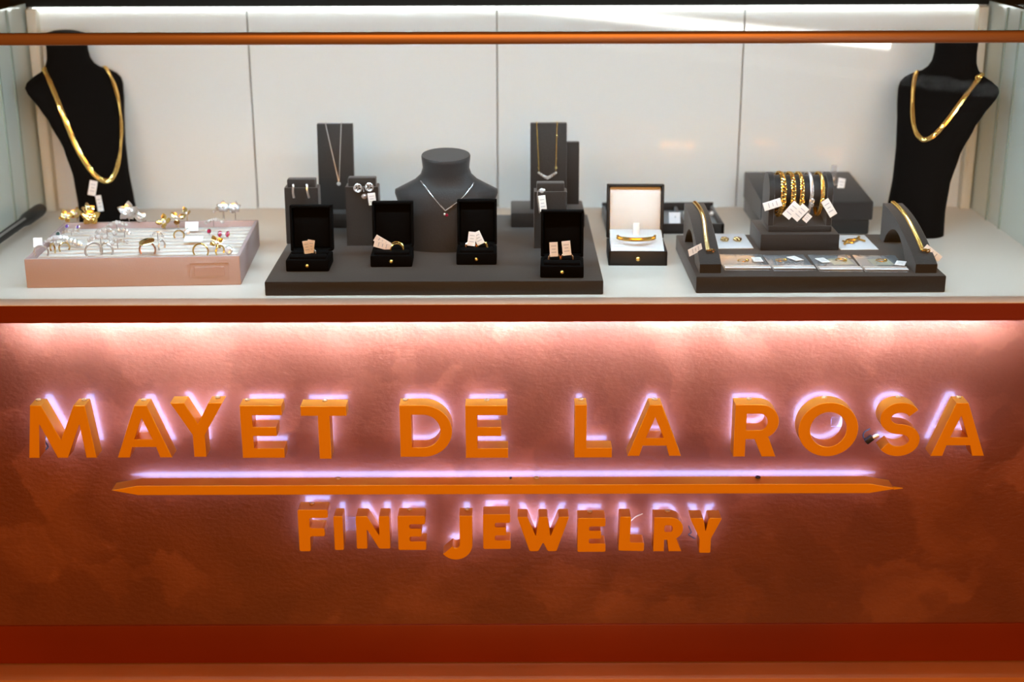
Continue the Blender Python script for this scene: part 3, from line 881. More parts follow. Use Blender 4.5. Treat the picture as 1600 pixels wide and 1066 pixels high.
b = newbm(); q = on_bust(tb2, 1528, 125); q = q[0]+q[1]*.005; torus(b, .004, .0014, T(*q) @ R(30, 'Z'), 12, 6); torus(b, .003, .0012, T(q.x+.004, q.y-.001, q.z+.002) @ R(70, 'Z'), 12, 6); part(b, 'clasp', M_GOLD, ch2)

# ------------------------------------------------------------------ pink tray with foam and jewelry
ZT = C+.046
tfl = on_z(37, 403, ZT); tfr = on_z(375.5, 402, ZT); tbr = on_z(405, 345, ZT)
d = tfr-tfl; trz = math.atan2((tbr-tfr).y, (tbr-tfr).x)-pi/2
tw = d.length*.985; td = (tbr-tfr).length
tc_ = (tfl+tfr)/2 + Vector((-sin(trz), cos(trz), 0))*td/2
tray = thing('jewelry_tray', 'dusty pink jewelry tray with white foam and loose jewelry', 'tray', (tc_.x, tc_.y, C), math.degrees(trz))
hT = .046; wt = .006
for nm, M_, sx, sy in (('front_wall', T(0, -td/2+wt/2, hT/2), tw, wt), ('back_wall', T(0, td/2-wt/2, hT/2), tw, wt)):
    b = newbm(); box(b, sx, sy, hT, M_, .0016); part(b, nm, M_PINK, tray)
for s in (-1, 1):
    b = newbm(); box(b, wt, td-2*wt+.002, hT-.0004, T(s*(tw/2-wt/2), 0, hT/2-.0002), .0014); part(b, 'side_wall', M_PINK, tray)
b = newbm(); box(b, tw-2*wt, td-2*wt, .006, T(0, 0, .0035)); part(b, 'bottom', M_PINK, tray)
ZF = .036
b = newbm(); box(b, tw-2*wt-.001, td-2*wt-.001, ZF-.007, T(0, 0, (ZF+.007)/2), .002); foam = part(b, 'foam_insert', M_FOAM, tray)
# ridges of the ring foam
b = newbm()
for k in range(9):
    box(b, tw-2*wt-.006, .016, .003, T(0, -td/2+.028+k*(td-.05)/8.4, ZF+.0012), .0018)
o = part(b, 'foam_ridges', M_FOAM, foam)
# pressed frame and plate on the front
pf = on_y(327, 426, tfl.y+.002)
lx = (Matrix.Rotation(-trz, 3, 'Z') @ (pf-Vector((tc_.x, tc_.y, C))))
b = newbm(); box(b, .046, .0016, .014, T(lx.x, -td/2-.0004, .0225), .0005, 1); part(b, 'label_plate', mat('pressed_pink_plate', (.46, .31, .28), .4), tray)
b = newbm()
for sx, sy, ox, oz in ((.060, .001, 0, .0125), (.060, .001, 0, -.0125), (.001, .025, .0295, 0), (.001, .025, -.0295, 0)): box(b, sx, .0008, sy, T(lx.x+ox, -td/2-.0002, .0235+oz))
part(b, 'pressed_frame', M_PINK, tray)

ZJ = C+ZF+.004
def tpos(px, py): return on_z(px, py, ZJ)
GT = 'loose jewelry on the pink tray'
def t_ring(px, py, Rr, m, label, rz=0, stone=None, sm=None, r=.0014):
    t = thing('ring', label, 'ring', tpos(px, py), rz, GT)
    b = newbm(); torus(b, Rr, r, T(0, 0, Rr*.55), 22, 7, -33, 213); part(b, 'band', m, t)
    if stone: b = newbm(); gem(b, stone, T(0, 0, Rr*1.55+.002)); part(b, 'stone', sm or M_DIA, t)
    return t
def t_flower(px, py, sc_, m, label, n=5, rz=0, cm=None, hz=.012, tilt=55):
    t = thing('flower_earring', label, 'earring', tpos(px, py), rz, GT)
    sc_ *= 1.2
    A = T(0, 0, hz) @ R(tilt, 'X')
    b = newbm(); tube(b, [Vector((0, 0, 0)), Vector((0, 0, hz*.5)), A @ Vector((0, 0, -.001))], .0008, 5); part(b, 'post', m, t)
    for k in range(n):
        a = 2*pi*k/n+.3
        b = newbm()
        rows = []
        for i in range(6):
            f = i/5; rr = sc_*(.18+.95*f); wv = sc_*.42*sin(pi*min(1, .12+f*.86)); lift = sc_*.35*f*f
            rows.append([Vector((cos(a)*rr-sin(a)*wv*s_, sin(a)*rr+cos(a)*wv*s_, lift+abs(s_)*sc_*.10+zo)) for s_, zo in ((-1, 0), (0, .0), (1, 0), (.6, -.0007), (0, -.0009), (-.6, -.0007))])
        loft(b, [[A @ p for p in r_] for r_ in rows]); part(b, 'petal', m, t)
    b = newbm(); gem(b, sc_*.26, A @ T(0, 0, sc_*.15)); part(b, 'stone', cm or M_DIA, t)
    return t
def t_stud(px, py, r, gm, m, label, hz=.007, tear=False):
    t = thing('stud_earring', label, 'earring', tpos(px, py), random.uniform(-20, 20), GT)
    A = T(0, 0, hz) @ R(62, 'X')
    b = newbm(); tube(b, [Vector((0, .001, 0)), Vector((0, 0, hz))], .0007, 5); torus(b, r*1.02, .0006, A @ R(90, 'X'), 12, 5); part(b, 'setting', m, t)
    b = newbm(); gem(b, r, A @ Matrix.Diagonal((1, 1.35 if tear else 1, 1, 1))); part(b, 'stone', gm, t)
    return t
def t_card(px, py, w_, h_, label, rz=0, tilt=28, m=None):
    t = thing('earring_card', label, 'card', tpos(px, py), rz, GT)
    b = newbm(); box(b, w_, .0008, h_, T(0, 0, h_*.42+.002) @ R(-tilt-20, 'X'), .0003, 1); part(b, 'card', m or M_CARD, t)
    return t
def t_cluster(px, py, sc_, m, label, n=7, rz=0, hz=.012):
    sc_ *= 1.3; hz *= 1.15
    t = thing('cluster_earring', label, 'earring', tpos(px, py), rz, GT)
    b = newbm()
    tube(b, [Vector((0, 0, 0)), Vector((0, 0, hz))], .0008, 5)
    tube(b, spline([(-sc_, 0, hz*.5), (-sc_*.5, -.002, hz), (0, -.003, hz*1.15), (sc_*.6, -.002, hz), (sc_, 0, hz*.55)]), .0010, 6)
    part(b, 'frame', m, t)
    b = newbm()
    for k in range(n):
        u = -1+2*k/(n-1)
        gem(b, sc_*(.20+.06*(k % 2)), T(u*sc_*.95, -.003-.002*(k % 2), hz*(.72+.38*(1-u*u))) @ R(60, 'X'))
    part(b, 'stones', M_DIA, t)
    return t
# left column
t_flower(104, 350, .0095, M_GOLD, 'gold leaf earring at the back left corner of the tray', 4, 20)
t_flower(121, 345, .0085, M_PALEGOLD, 'pale gold leaf earring second along the tray back edge', 5, -15)
t_flower(143, 353, .0125, M_GOLD, 'large gold flower earring near the tray back left', 5, 10, M_PALEGOLD, .014)
t_flower(139, 343, .0095, M_PALEGOLD, 'gold blossom earring behind the large gold flower', 5, 40, None, .016)
t_stud(105, 360, .0032, M_PURPLE, M_SILVER, 'purple stud earring at left of the purple pair')
t_stud(122, 361, .0032, M_PURPLE, M_SILVER, 'purple stud earring at right of the purple pair')
t_stud(91, 372, .0034, M_TEAL, M_SILVER, 'dark teal stud earring below the purple pair')
t_cluster(112, 368, .010, M_SILVER, 'silver cluster earring below the right purple stud', 6, 15, .008)
t_cluster(88, 381, .013, M_SILVER, 'long silver stone earring lying left of tray middle', 8, 35, .009)
t_ring(65, 400, .0105, M_SILVER, 'thin silver ring standing at the front left tray corner', 12)
t_ring(83, 394, .0090, M_PALEGOLD, 'pale gold ring beside the front left silver ring', -50, .003)
t_ring(101, 392, .0085, M_PALEGOLD, 'pale gold ring third from the front left corner', 40, .0028)
t_card(60, 388, .014, .018, 'small white earring card at the left tray wall', 15)
t_cluster(117, 384, .016, M_SILVER, 'silver drop earring stretched along white foam left of centre', 9, -38, .007)
# centre
t_flower(202, 347, .0135, M_SILVER, 'large silver flower earring at the back of the tray', 5, 0, M_DIA, .017)
t_flower(218, 352, .0095, M_SILVER, 'small silver flower right of the large silver flower', 5, 50, M_DIA, .013)
t_cluster(183, 362, .012, M_SILVER, 'silver cluster earring below the large silver flower', 7, 20, .013)
t_cluster(168, 373, .013, M_SILVER, 'silver cluster earring in the tray middle second in its row', 8, -10, .013)
t_cluster(158, 384, .014, M_SILVER, 'silver cluster earring in the tray middle third in its row', 8, 10, .013)
t_ring(147, 399, .0125, M_SILVER, 'large silver band ring at the front of the silver row', 22, None, None, .0017)
t_ring(167, 397, .0110, M_SILVER, 'silver stone ring beside the large silver band', -18, .0035, None, .0016)
t_cluster(184, 388, .012, M_SILVER, 'silver cluster earring right of the silver rings', 7, 30, .010)
t_cluster(195, 371, .011, M_SILVER, 'silver spray earring between silver row and gold pieces', 6, -30, .012)
# right centre
t_flower(258, 358, .0105, M_GOLD, 'gold openwork leaf earring right of tray centre', 4, -20)
t_flower(279, 356, .0105, M_PALEGOLD, 'pale gold rabbit ear shaped earring behind white foam stones', 3, 10, None, .016)
t_flower(293, 350, .0095, M_PALEGOLD, 'pale gold twig earring second from the red studs', 3, -40, None, .018)
t_stud(293, 368, .0048, M_DIA, M_SILVER, 'clear white stone stud left of the dark red stud', .006, True)
t_ring(280, 372, .008, M_PALEGOLD, 'pale gold ring below the twig earrings', 10, .003)
t_cluster(247, 378, .008, M_SILVER, 'silver pearl earring above the gold signet ring', 4, 0, .013)
sg = t_ring(231, 397, .0120, M_ROSE, 'wide gold ring with flat oval top near tray front', 5, None, None, .0016)
b = newbm(); lathe(b, [(0, -.001), (.010, -.001), (.0125, .0004), (.010, .0014), (0, .0018)], R(24, 'X') @ R(-12, 'Y') @ Matrix.Diagonal((1, .75, 1, 1)), 20); part(b, 'oval_top', M_PALEGOLD, sg, (0, 0, .0195))
t_ring(253, 389, .0085, M_SILVER, 'thin silver ring right of the wide gold ring', 70, .003)
# right
t_cluster(349, 341, .012, M_SILVER, 'silver blossom cluster at back right of the tray left one', 6, 10, .016)
t_flower(350, 343, .0085, M_SILVER, 'silver star flower left of the back right pair', 5, 12, M_DIA, .021)
t_flower(368, 344, .0085, M_SILVER, 'silver star flower in the back right tray corner', 6, 0, M_DIA, .021)
t_cluster(334, 355, .011, M_SILVER, 'silver leaf earring above the dark red stud', 6, 25, .011)
t_stud(327, 368, .0037, M_RUBY, M_SILVER, 'dark red square stud at left of the red studs')
t_stud(344, 372, .0040, M_RUBY, M_SILVER, 'red teardrop stud in the middle of the red studs', .007, True)
t_stud(356, 372.5, .0040, M_RUBY, M_SILVER, 'red teardrop stud at right of the red studs', .007, True)
t_ring(314, 399, .0118, M_GOLD, 'plain gold ring standing at the tray front right', -4, None, None, .0014)
t_flower(338, 390, .0090, M_GOLD, 'gold leaf earring between plain gold ring and white stone', 4, 30, None, .011)
t_ring(344, 397, .0085, M_GOLD, 'small gold ring beside the white triangular stone', 55)
t_stud(358, 398, .0058, M_DIA, M_SILVER, 'white triangular stone stud at the front right tray corner', .007, True)
t_card(300, 362, .022, .016, 'white earring card standing behind the gold twig earrings', 0, 10)
t_card(303, 380, .030, .012, 'wide white card lying right of tray centre', 0, 40)

# ------------------------------------------------------------------ black baton at the left
def on_x(px, py, x):
    d = ray(px, py); return CAMP + d*((x-CAMP.x)/d.x)
a = on_x(64, 325, XL+.022); c = on_x(-45, 406, XL+.022)
bt = thing('baton', 'black rubber flashlight lying at the left edge of the case', 'flashlight', (a+c)/2, math.degrees(math.atan2(a.y-c.y, a.x-c.x)))
Lb = (a-c).length
b = newbm(); lathe(b, [(0, -Lb/2), (.0075, -Lb/2), (.0080, Lb*.20), (.0115, Lb*.27), (.0118, Lb*.46), (.0105, Lb*.495), (.006, Lb*.505), (0, Lb*.506)], R(90, 'Y'), 20); part(b, 'body', M_PEN, bt)
b = newbm(); box(b, Lb*.42, .004, .002, T(Lb*.0, -.0052, .0066) @ R(38, 'X'), .0005, 1); part(b, 'strip', M_GREYSTRIP, bt)

# ------------------------------------------------------------------ bracelet box
pa = on_z(950.5, 415, C); pb = on_z(1042.5, 416, C)
bw = pb.x-pa.x; bd = .088; bh = .024
bb = thing('bracelet_box', 'open black bracelet box with cream lining and gold bangle', 'jewelry box', ((pa.x+pb.x)/2, (pa.y+pb.y)/2, C), -1.5)
b = newbm(); wl_ = .004
box(b, bw, bd, .004, T(0, bd/2, .002), .001)
box(b, bw, wl_, bh, T(0, wl_/2, bh/2), .0012); box(b, bw, wl_, bh, T(0, bd-wl_/2, bh/2), .0012)
for s in (-1, 1): box(b, wl_, bd, bh, T(s*(bw/2-wl_/2), bd/2, bh/2), .0012)
part(b, 'base', M_LEATHER, bb)
b = newbm(); prism(b, [[(wl_+.0005, .005), (bd-wl_-.0005, .005), (bd-wl_-.0005, .040), (bd-wl_-.018, .038), (wl_+.016, bh+.003), (wl_+.0005, bh-.001)]], -(bw/2-wl_-.0005), bw/2-wl_-.0005, R(90, 'Z'), .001); part(b, 'cushion', M_CUSH, bb)
LH = .089; LM = T(0, bd-.003, bh+.0008) @ R(-9, 'X'); tl = .022
b = newbm()
box(b, bw, .003, LH, LM @ T(0, tl-.0015, LH/2), .001)
for s in (-1, 1): box(b, .004, tl, LH, LM @ T(s*(bw/2-.002), tl/2, LH/2), .0012)
box(b, bw, tl, .004, LM @ T(0, tl/2, LH-.002), .0012); box(b, bw, tl, .004, LM @ T(0, tl/2, .002), .0012)
lid = part(b, 'lid', M_LEATHER, bb)
b = newbm(); box(b, bw-.009, .010, LH-.009, LM @ T(0, tl-.0085, LH/2), .003); part(b, 'lid_lining', M_LINING, lid)
b = newbm(); box(b, .011, .004, .026, T(.000, bd-wl_-.022, .043) @ R(-14, 'X'), .001); part(b, 'strap', M_CUSH, bb)
b = newbm(); ball(b, .0042, T(.0, -.0012, bh*.5), 12); part(b, 'button', M_GOLD, bb)
bg = thing('bangle', 'gold link bangle resting on the white cushion of the bracelet box', 'bracelet', bb.matrix_basis @ Vector((0, .034, bh+.0125)) if False else (bb.location.x, bb.location.y+.040, C+bh+.0145))
b = newbm()
for k in range(46):
    a_ = radians(178+184*k/45)
    M_ = T(.0305*cos(a_), .021*sin(a_), 0) @ Matrix.Rotation(a_+pi/2, 4, 'Z') @ R(25*(1 if k % 2 else -1), 'X')
    torus(b, .0024, .0011, M_, 8, 5, sx=1.25)
part(b, 'links', M_GOLD, bg)
b = newbm(); tube(b, [Vector((.0315*cos(radians(a_)), .0225*sin(radians(a_)), .0005)) for a_ in range(225, 316, 10)], .0026, 8, sy=1.3); part(b, 'plate', M_GOLD, bg)

# ------------------------------------------------------------------ earring tray behind the bracelet box
pa = on_z(948, 366, C); pb = on_z(1131, 365, C)
ew = pb.x-pa.x; ed = .150; eh = .018
et = thing('earring_tray', 'shallow charcoal earring tray with grey compartments behind the bracelet box', 'tray', ((pa.x+pb.x)/2, pa.y, C))
b = newbm()
box(b, ew, ed, .004, T(0, ed/2, .002), .001)
for y_, hh_ in ((.003, eh), (ed-.003, eh+.006)): box(b, ew, .006, hh_, T(0, y_, hh_/2), .0015)
for s in (-1, 1): box(b, .006, ed, eh, T(s*(ew/2-.003), ed/2, eh/2), .0015)
part(b, 'frame', M_CHAR, et)
b = newbm(); box(b, ew-.013, ed-.013, .005, T(0, ed/2, .007), .001); part(b, 'lining', M_GREYIN, et)
xdv = on_y(1062, 340, pa.y+.07).x-et.location.x
for x_ in (xdv, xdv-.085):
    b = newbm(); box(b, .005, ed-.014, eh-.010, T(x_, ed/2, (eh+.009)/2), .001); part(b, 'divider', M_CHAR, et)
q = on_z(1054, 350, C+.011)
b = newbm(); box(b, .020, .001, .024, T(0, 0, .0118) @ R(-20, 'X'), .0003, 1)
box(b, .0022, .0006, .003, T(.001, -.0012, .0160) @ R(-20, 'X'), mi=1)
tag(finish(b, 'earring_card', [M_CARD, M_PRINT], None, (q.x-.001, pa.y+.022, C+.0098), 0, 0), 'white earring card with small hole in the charcoal tray', 'card')
for px, py, lab in ((1071, 333, 'white pearl stud at left in the charcoal earring tray'), (1112, 334, 'white pearl stud at right in the charcoal earring tray')):
    q = on_z(px, py, C+.014)
    t = thing('pearl_earring', lab, 'earring', (q.x, q.y, C+.0098), 0, 'pearls in the charcoal tray')
    b = newbm(); ball(b, .0042, T(0, 0, .0048), 14); part(b, 'pearl', M_PEARL, t)
    b = newbm(); torus(b, .0035, .0009, T(.005, .001, .0045) @ R(30, 'Z'), 14, 5); part(b, 'setting', M_SILVER, t)

# ------------------------------------------------------------------ right platform and what stands on it
ZQ = C+.026
fl = on_z(1088, 432.5, ZQ); fr = on_z(1479, 431, ZQ)
dep = (on_z(1250, 367.5, ZQ)-on_z(1250, 432, ZQ)).length
plat2, rz2 = platform(fl, fr, dep, C, .026, 'charcoal platform at right carrying bracelets and plastic pouches')

def chain_links(P, nrm, wd, m, parent, name='links', pitch=.8, thick=.0011, flat=True):
    """curb links along the path P (list of Vectors)"""
    ds = [0]
    for a, c in zip(P[:-1], P[1:]): ds.append(ds[-1]+(c-a).length)
    L = ds[-1]; n = max(4, int(L/(wd*pitch)))
    b = newbm(); j = 0
    for k in range(n):
        s = L*(k+.5)/n
        while j < len(ds)-2 and ds[j+1] < s: j += 1
        f = (s-ds[j])/max(1e-9, ds[j+1]-ds[j]); p = P[j].lerp(P[j+1], f)
        tg = (P[j+1]-P[j]).normalized(); nn = nrm(p); nn = (nn-tg*nn.dot(tg)).normalized()
        sd = tg.cross(nn)
        # link plane spanned by tangent and side, yawed so the links overlap
        M_ = Matrix((( tg.x, nn.x, sd.x, p.x), (tg.y, nn.y, sd.y, p.y), (tg.z, nn.z, sd.z, p.z), (0, 0, 0, 1)))
        torus(b, wd/2-thick*.8, thick, M_ @ R(22, 'Y') @ R(16, 'X'), 9, 5, sx=1.25)
    return part(b, name, m, parent, smooth=60)

def ramp(pxf, pyf, wpx, label, lab2, mchain, side, dx_top):
    p = on_z(pxf, pyf, ZQ)
    w_ = wpx*(on_y(801, pyf, p.y).x-on_y(800, pyf, p.y).x)
    D = .215; Ht = .060
    t = thing('bracelet_ramp', label, 'jewelry stand', p)
    top = [(D*k/14, .014+(Ht-.014)*sin(pi/2*(k/14)**.92)) for k in range(15)]
    und = [(D-.022-(D-.080)*k/10, .036*sin(pi*k/10)**.75) for k in range(11)]
    poly = [(0, 0)] + [(und[-1][0], 0)] + list(reversed(und))[1:-1] + [(und[0][0], 0), (D, 0)] + list(reversed(top))
    b = newbm(); prism(b, [poly], -w_/2, w_/2, R(90, 'Z'), .0012); part(b, 'arch', M_CHAR, t, smooth=30)
    n = thing('bracelet', lab2, 'bracelet', p)
    def topz(y):
        k = max(0, min(1, y/D)); return .014+(Ht-.014)*sin(pi/2*k**.92)
    P = []
    for k in range(40):
        f = k/39; y = D*1.002-f*(D*.86)
        z = topz(y)+.0022
        P.append(Vector((dx_top*sin(f*pi*1.5)+side*.003*(f), y, z)))
    chain_links(P, lambda q: Vector((0, -.5, 1)), .0066, mchain, n, 'chain', .52, .0013)
    e = P[-1]
    b = newbm(); torus(b, .0042, .0013, T(e.x+.002, e.y-.003, e.z+.001) @ R(60, 'X'), 14, 6); torus(b, .0028, .0011, T(e.x+.007, e.y-.004, e.z) @ R(30, 'X'), 12, 6); part(b, 'clasp', mchain, n)
    return t, n, e
rl, nl, e = ramp(1110, 427, 34, 'arched charcoal bracelet ramp at the left of the right platform', 'pale gold wavy bracelet with tag on the left ramp', M_PALEGOLD, 1, .0035)
price_tag(nl, .011, .030, T(e.x-.020, e.y-.002, e.z+.001) @ R(76, 'Y') @ R(-40, 'X'))
rr, nr, e = ramp(1447, 427, 34, 'arched charcoal bracelet ramp at the right end of platform', 'straight gold bracelet with tag on the right ramp', M_GOLD, .6, .001)
price_tag(nr, .010, .030, T(e.x+.015, e.y-.002, e.z-.004) @ R(-52, 'Y') @ R(-15, 'X'))

# stacked dark boxes behind the bracelet stand
pa = on_z(1187, 367, C); pb = on_z(1362, 367, C)
sw = pb.x-pa.x; cx_ = (pa.x+pb.x)/2; yb_ = pa.y; sd_ = .19
b = newbm(); box(b, sw-.006, sd_, .026, T(0, sd_/2, .013), .003)
lowb = tag(finish(b, 'display_block', M_CHAR, None, (cx_-.002, yb_, C)), 'lower charcoal block of the stack behind the bracelet stand', 'block')
b = newbm(); prism(b, [[(0, 0), (sd_, 0), (sd_, .047), (.004, .033), (0, .030)]], -sw/2, sw/2, R(90, 'Z'), .002)
upb = tag(finish(b, 'display_block', M_CHAR2, None, (cx_, yb_, C+.0262)), 'upper charcoal wedge block of the stack behind the bracelet stand', 'block')

# riser and bracelet stand
rp = on_z(1249, 392, ZQ); pw_ = on_z(1311, 392, ZQ).x-on_z(1187.5, 392, ZQ).x
rh = .027; rd = .105
b = newbm(); box(b, pw_, rd, rh, T(0, rd/2, rh/2), .002); rs_ = tag(finish(b, 'display_riser', M_CHAR, None, rp), 'charcoal riser block under the bracelet stand on right platform', 'riser')
ZR = ZQ+rh
bs = thing('bracelet_stand', 'charcoal bracelet stand with padded roll holding five bracelets', 'jewelry stand', (on_y(1248, 340, rp.y+.03).x, rp.y+.014, ZR))
sw2 = (on_y(1298, 340, rp.y+.03).x-on_y(1199, 340, rp.y+.03).x); sd2 = .070; zr_c = .060; rr_ = .026
b = newbm(); box(b, sw2, sd2, .010, T(0, sd2/2, .005), .002)
part(b, 'base_plate', M_CHAR, bs)
b = newbm(); prism(b, [[(.006, .0095), (.05, .0095), (.05, .018)]], -sw2/2+.009, sw2/2-.009, R(90, 'Z')); part(b, 'sloped_bed', M_CHAR2, bs)
for s in (-1, 1):
    b = newbm(); prism(b, [[(0.004, .010), (sd2-.004, .010), (sd2-.004, zr_c)] + arc(sd2/2, zr_c, sd2/2-.004, .031, 0, 180, 12) + [(.004, zr_c)]], -.0045, .0045, T(s*(sw2/2-.0045), 0, 0) @ R(90, 'Z'), .001)
    part(b, 'side_post', M_CHAR, bs)
b = newbm(); tube(b, [Vector((-(sw2/2-.0092), sd2/2, zr_c)), Vector((sw2/2-.0092, sd2/2, zr_c))], rr_, 28); part(b, 'padded_roll', M_CHAR2, bs, smooth=50)

specs = [(1223, .0100, M_GOLD, 'widest gold curb bracelet, leftmost on the bracelet stand', .64, .0017, -.0),
         (1238.5, .0088, M_GOLD, 'gold curb bracelet second from left on the bracelet stand', .64, .0015, 0),
         (1252, .0078, M_GOLD, 'slim gold curb bracelet in the middle of the stand', .64, .0014, 0),
         (1267, .0062, M_SILVER, 'silver bracelet between gold ones on the bracelet stand', .5, .0013, 0),
         (1284, .0070, M_GOLD, 'gold rope bracelet at the right end of the stand', .45, .0015, 0)]
tags5 = [(-.0175, .046, .0135, .029, 72, -6), (-.003, .037, .0150, .028, 40, -9), (-.003, .033, .0150, .027, 42, -8), (-.006, .024, .010, .014, 40, -6), (.011, .040, .0130, .030, -33, -5)]
for (px, wd, mm, lab, pit, th, lean), (tx, tz, twd, thh, trot, ty_) in zip(specs, tags5):
    yc = bs.location.y+sd2/2; x = on_y(px, 300, bs.location.y+.01).x
    t = thing('bracelet', lab, 'bracelet', (x, bs.location.y, ZR), 0, 'five bracelets on the padded roll')
    rl_ = rr_+th+.0022
    P = []
    for k in range(61):
        a_ = 2*pi*k/60
        y = sd2/2-rl_*cos(a_)*(1 if sin(a_) > 0 else (1-.35*abs(sin(a_))))
        z = zr_c+(rl_*sin(a_) if sin(a_) > 0 else (rl_+.010)*sin(a_))
        P.append(Vector((0.004*cos(a_)*.3, y, z)))
    chain_links(P, lambda q: Vector((0, q.y-sd2/2, q.z-zr_c)), wd, mm, t, 'chain', pit, th)
    b = newbm(); torus(b, .0038, .0012, T(.001, sd2/2-rl_-.003, zr_c-.010) @ R(20, 'Z'), 12, 6); torus(b, .0026, .0010, T(.001, sd2/2-rl_-.003, zr_c-.016), 12, 6); part(b, 'clasp', mm, t)
    price_tag(t, twd, thh, T(tx, ty_*.001+.004, tz) @ R(trot, 'Y'))

# silver ring on clear stand with tag, on the wedge
q = on_z(1314, 304, C+.060)
zq_ = C+.0262+.033+(q.y-yb_)/sd_*.014
t = thing('clear_ring_stand', 'clear acrylic ring stand on the charcoal wedge block', 'jewelry stand', (on_y(1306, 300, q.y+.02).x, q.y+.045, C+.0262+.0375))
b = newbm(); box(b, .010, .004, .040, T(0, 0, .0205), .0008, 1); part(b, 'upright', M_ACRYL, t)
b = newbm(); box(b, .018, .014, .002, T(0, 0, .001), .0005, 1); part(b, 'foot', M_ACRYL, t)
t2 = thing('ring', 'silver stone ring with white tag on the clear stand', 'ring', (t.location.x, t.location.y-.008, t.location.z+.012))
b = newbm(); torus(b, .0065, .0013, T(.002, 0, 0) @ R(25, 'Z'), 18, 6); part(b, 'band', M_SILVER, t2)
b = newbm(); gem(b, .003, T(-.002, -.002, .006) @ R(50, 'X')); part(b, 'stone', M_DIA, t2)
price_tag(t2, .013, .026, T(.0115, -.005, -.006) @ R(10, 'Y') @ R(-20, 'X'))

# white earring cards lying on the platform
def card(px0, px1, py0, py1, label, kind):
    z = ZQ
    a = on_z(px0, py1, z); c = on_z(px1, py1, z); d_ = on_z((px0+px1)/2, py0, z).y-a.y
    t = thing('jewelry_card', label, 'card', ((a.x+c.x)/2, a.y, z))
    b = newbm(); box(b, c.x-a.x, d_, .0012, T(0, d_/2, .0009), .0005, 1); part(b, 'card', M_CARD, t)
    b = newbm()
    if kind == 0:
        for s in (-1, 1):
            for k in range(6):
                a_ = k*1.05; ball(b, .0032, T(s*.0105+.0042*cos(a_), d_*.52+.0075*sin(a_), .0035), 8)
            ball(b, .0032, T(s*.0105, d_*.52, .0045), 8)
        part(b, 'gold_earrings', M_PALEGOLD, t)
    else:
        tube(b, spline([(-.018, d_*.28, .004), (-.008, d_*.5, .005), (.004, d_*.48, .006), (.016, d_*.75, .004)]), .0022, 7)
        tube(b, spline([(-.016, d_*.52, .003), (-.004, d_*.34, .004), (.008, d_*.62, .004), (.020, d_*.5, .003)]), .0014, 7)
        for k in range(4): ball(b, .0026, T(-.012+.008*k, d_*(.36+.09*k), .005), 8)
        part(b, 'gold_brooch', M_GOLD, t)
    return t
card(1121, 1178, 366.5, 389.5, 'white card with two gold earrings behind the left ramp', 0)
card(1313, 1373, 368.5, 391, 'white card with gold brooch right of the bracelet riser', 1)

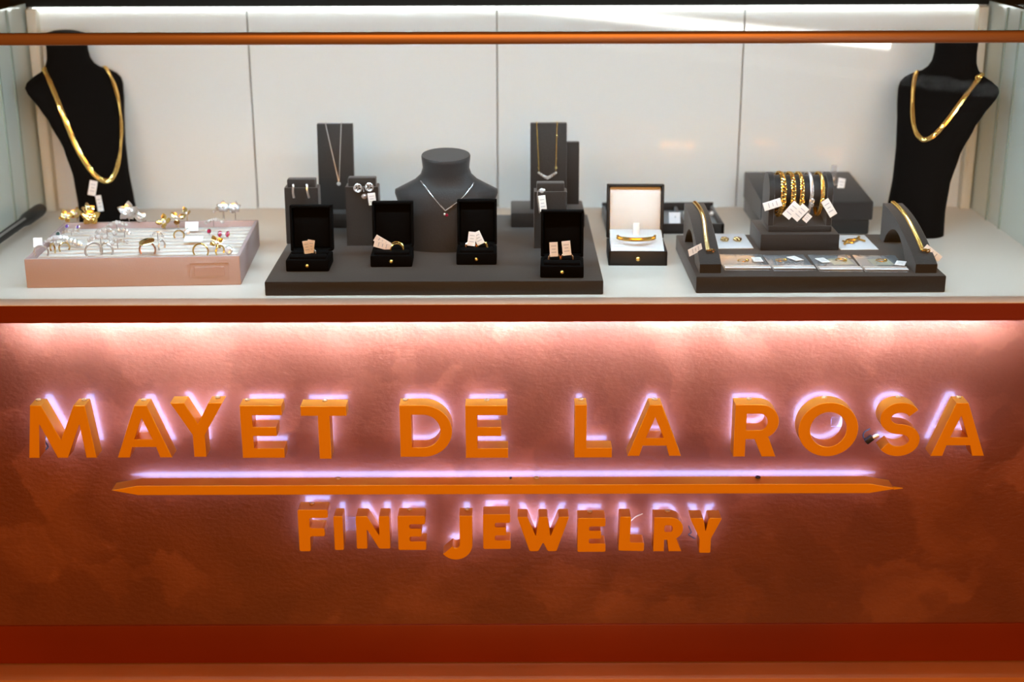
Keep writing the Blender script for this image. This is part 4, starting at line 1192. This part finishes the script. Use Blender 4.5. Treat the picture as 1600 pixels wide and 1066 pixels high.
# clear plastic pouches
def pouch(px0, px1, py0, py1, label, z, rz, goldpx, tagpx, card_=None, n=0):
    a = on_z(px0, py1, z); c = on_z(px1, py1, z); d_ = on_z((px0+px1)/2, py0, z).y-a.y
    w_ = c.x-a.x
    t = thing('plastic_pouch', label, 'pouch', ((a.x+c.x)/2, a.y, z), rz, 'clear pouches on the right platform')
    # pillow-shaped film with slightly wavy surface
    b = newbm(); nx, ny = 12, 8; rng = random.Random(n)
    def hgt(i, j):
        u, v = i/nx, j/ny
        e = min(1, 6*min(u, 1-u))*min(1, 5*min(v, 1-v))
        return .0010+.0036*e*(.75+.5*rng.random())
    topv = [[b.verts.new((w_*(i/nx-.5), d_*j/ny, hgt(i, j))) for j in range(ny+1)] for i in range(nx+1)]
    for i in range(nx):
        for j in range(ny): b.faces.new((topv[i][j], topv[i+1][j], topv[i+1][j+1], topv[i][j+1]))
    bv = [[b.verts.new((w_*(i/nx-.5), d_*j/ny, .0003)) for j in (0, ny)] for i in (0, nx)]
    b.faces.new((bv[0][0], bv[0][1], bv[1][1], bv[1][0]))
    part(b, 'film', M_PLASTIC, t, smooth=60)
    b = newbm(); box(b, w_*.98, d_*.10, .0008, T(0, d_*.07, .0038), .0003, 1); box(b, w_*.98, .0016, .0012, T(0, d_*.17, .0040), .0003, 1)
    part(b, 'zip_strip', mat('white_zip_strip', (.80, .81, .83), .3), t)
    gx, gy = goldpx
    if card_:
        b = newbm(); box(b, .032, .034, .0010, T(gx, gy, .0018) @ R(6, 'Z'), .0004, 1); part(b, 'inner_card', mat('pale_yellow_card', (.74, .68, .40), .5), t)
    b = newbm(); torus(b, .0065, .0012, T(gx, gy, .0042) @ R(90, 'X'), 16, 6, sx=1.2); ball(b, .0030, T(gx+.007, gy, .0044), 8); part(b, 'gold_piece', M_GOLD, t)
    tx, ty, tr = tagpx
    price_tag(t, .015, .026, T(tx, ty, .0068) @ R(tr, 'Z') @ R(-90, 'X'))
    return t
pouch(1133, 1206, 398, 423.5, 'clear plastic pouch at left with pendant and tag', ZQ, 0, (-.002, .045), (.020, .042, 0), None, 1)
pouch(1209, 1276, 399, 424, 'clear plastic pouch second from left with gold pieces', ZQ, 1, (-.012, .05), (.010, .050, 22), None, 2)
pouch(1281, 1349, 399, 425.5, 'clear plastic pouch third from left with pale yellow card', ZQ, -1, (.010, .056), (-.020, .045, 16), True, 3)
pouch(1352, 1421, 399.5, 426, 'clear plastic pouch at right with large yellow card', ZQ, -2, (.002, .055), (.026, .030, -20), True, 4)

# added unseen showcase behind the camera, lit edge mirrored as streak in back panels
p0 = Vector((.09, -3.60, .905)); p1 = Vector((1.494, -1.90, .895))
nb = thing('added_showcase', 'added unseen showcase with lit edge opposite the counter', 'display case', ((p0.x+p1.x)/2, (p0.y+p1.y)/2, 0), math.degrees(math.atan2(p1.y-p0.y, p1.x-p0.x)))
Ln = (p1-p0).length
b = newbm(); box(b, Ln+.1, .4, .88, T(0, -.22, .44), .004); part(b, 'cabinet', M_BLACK, nb)
b = newbm(); box(b, Ln, .02, .032, T(0, -.03, .897)); part(b, 'light_edge', emit_mat('added_showcase_leds', (1, .97, .9), 19.0), nb)
bpy.context.view_layer.update()
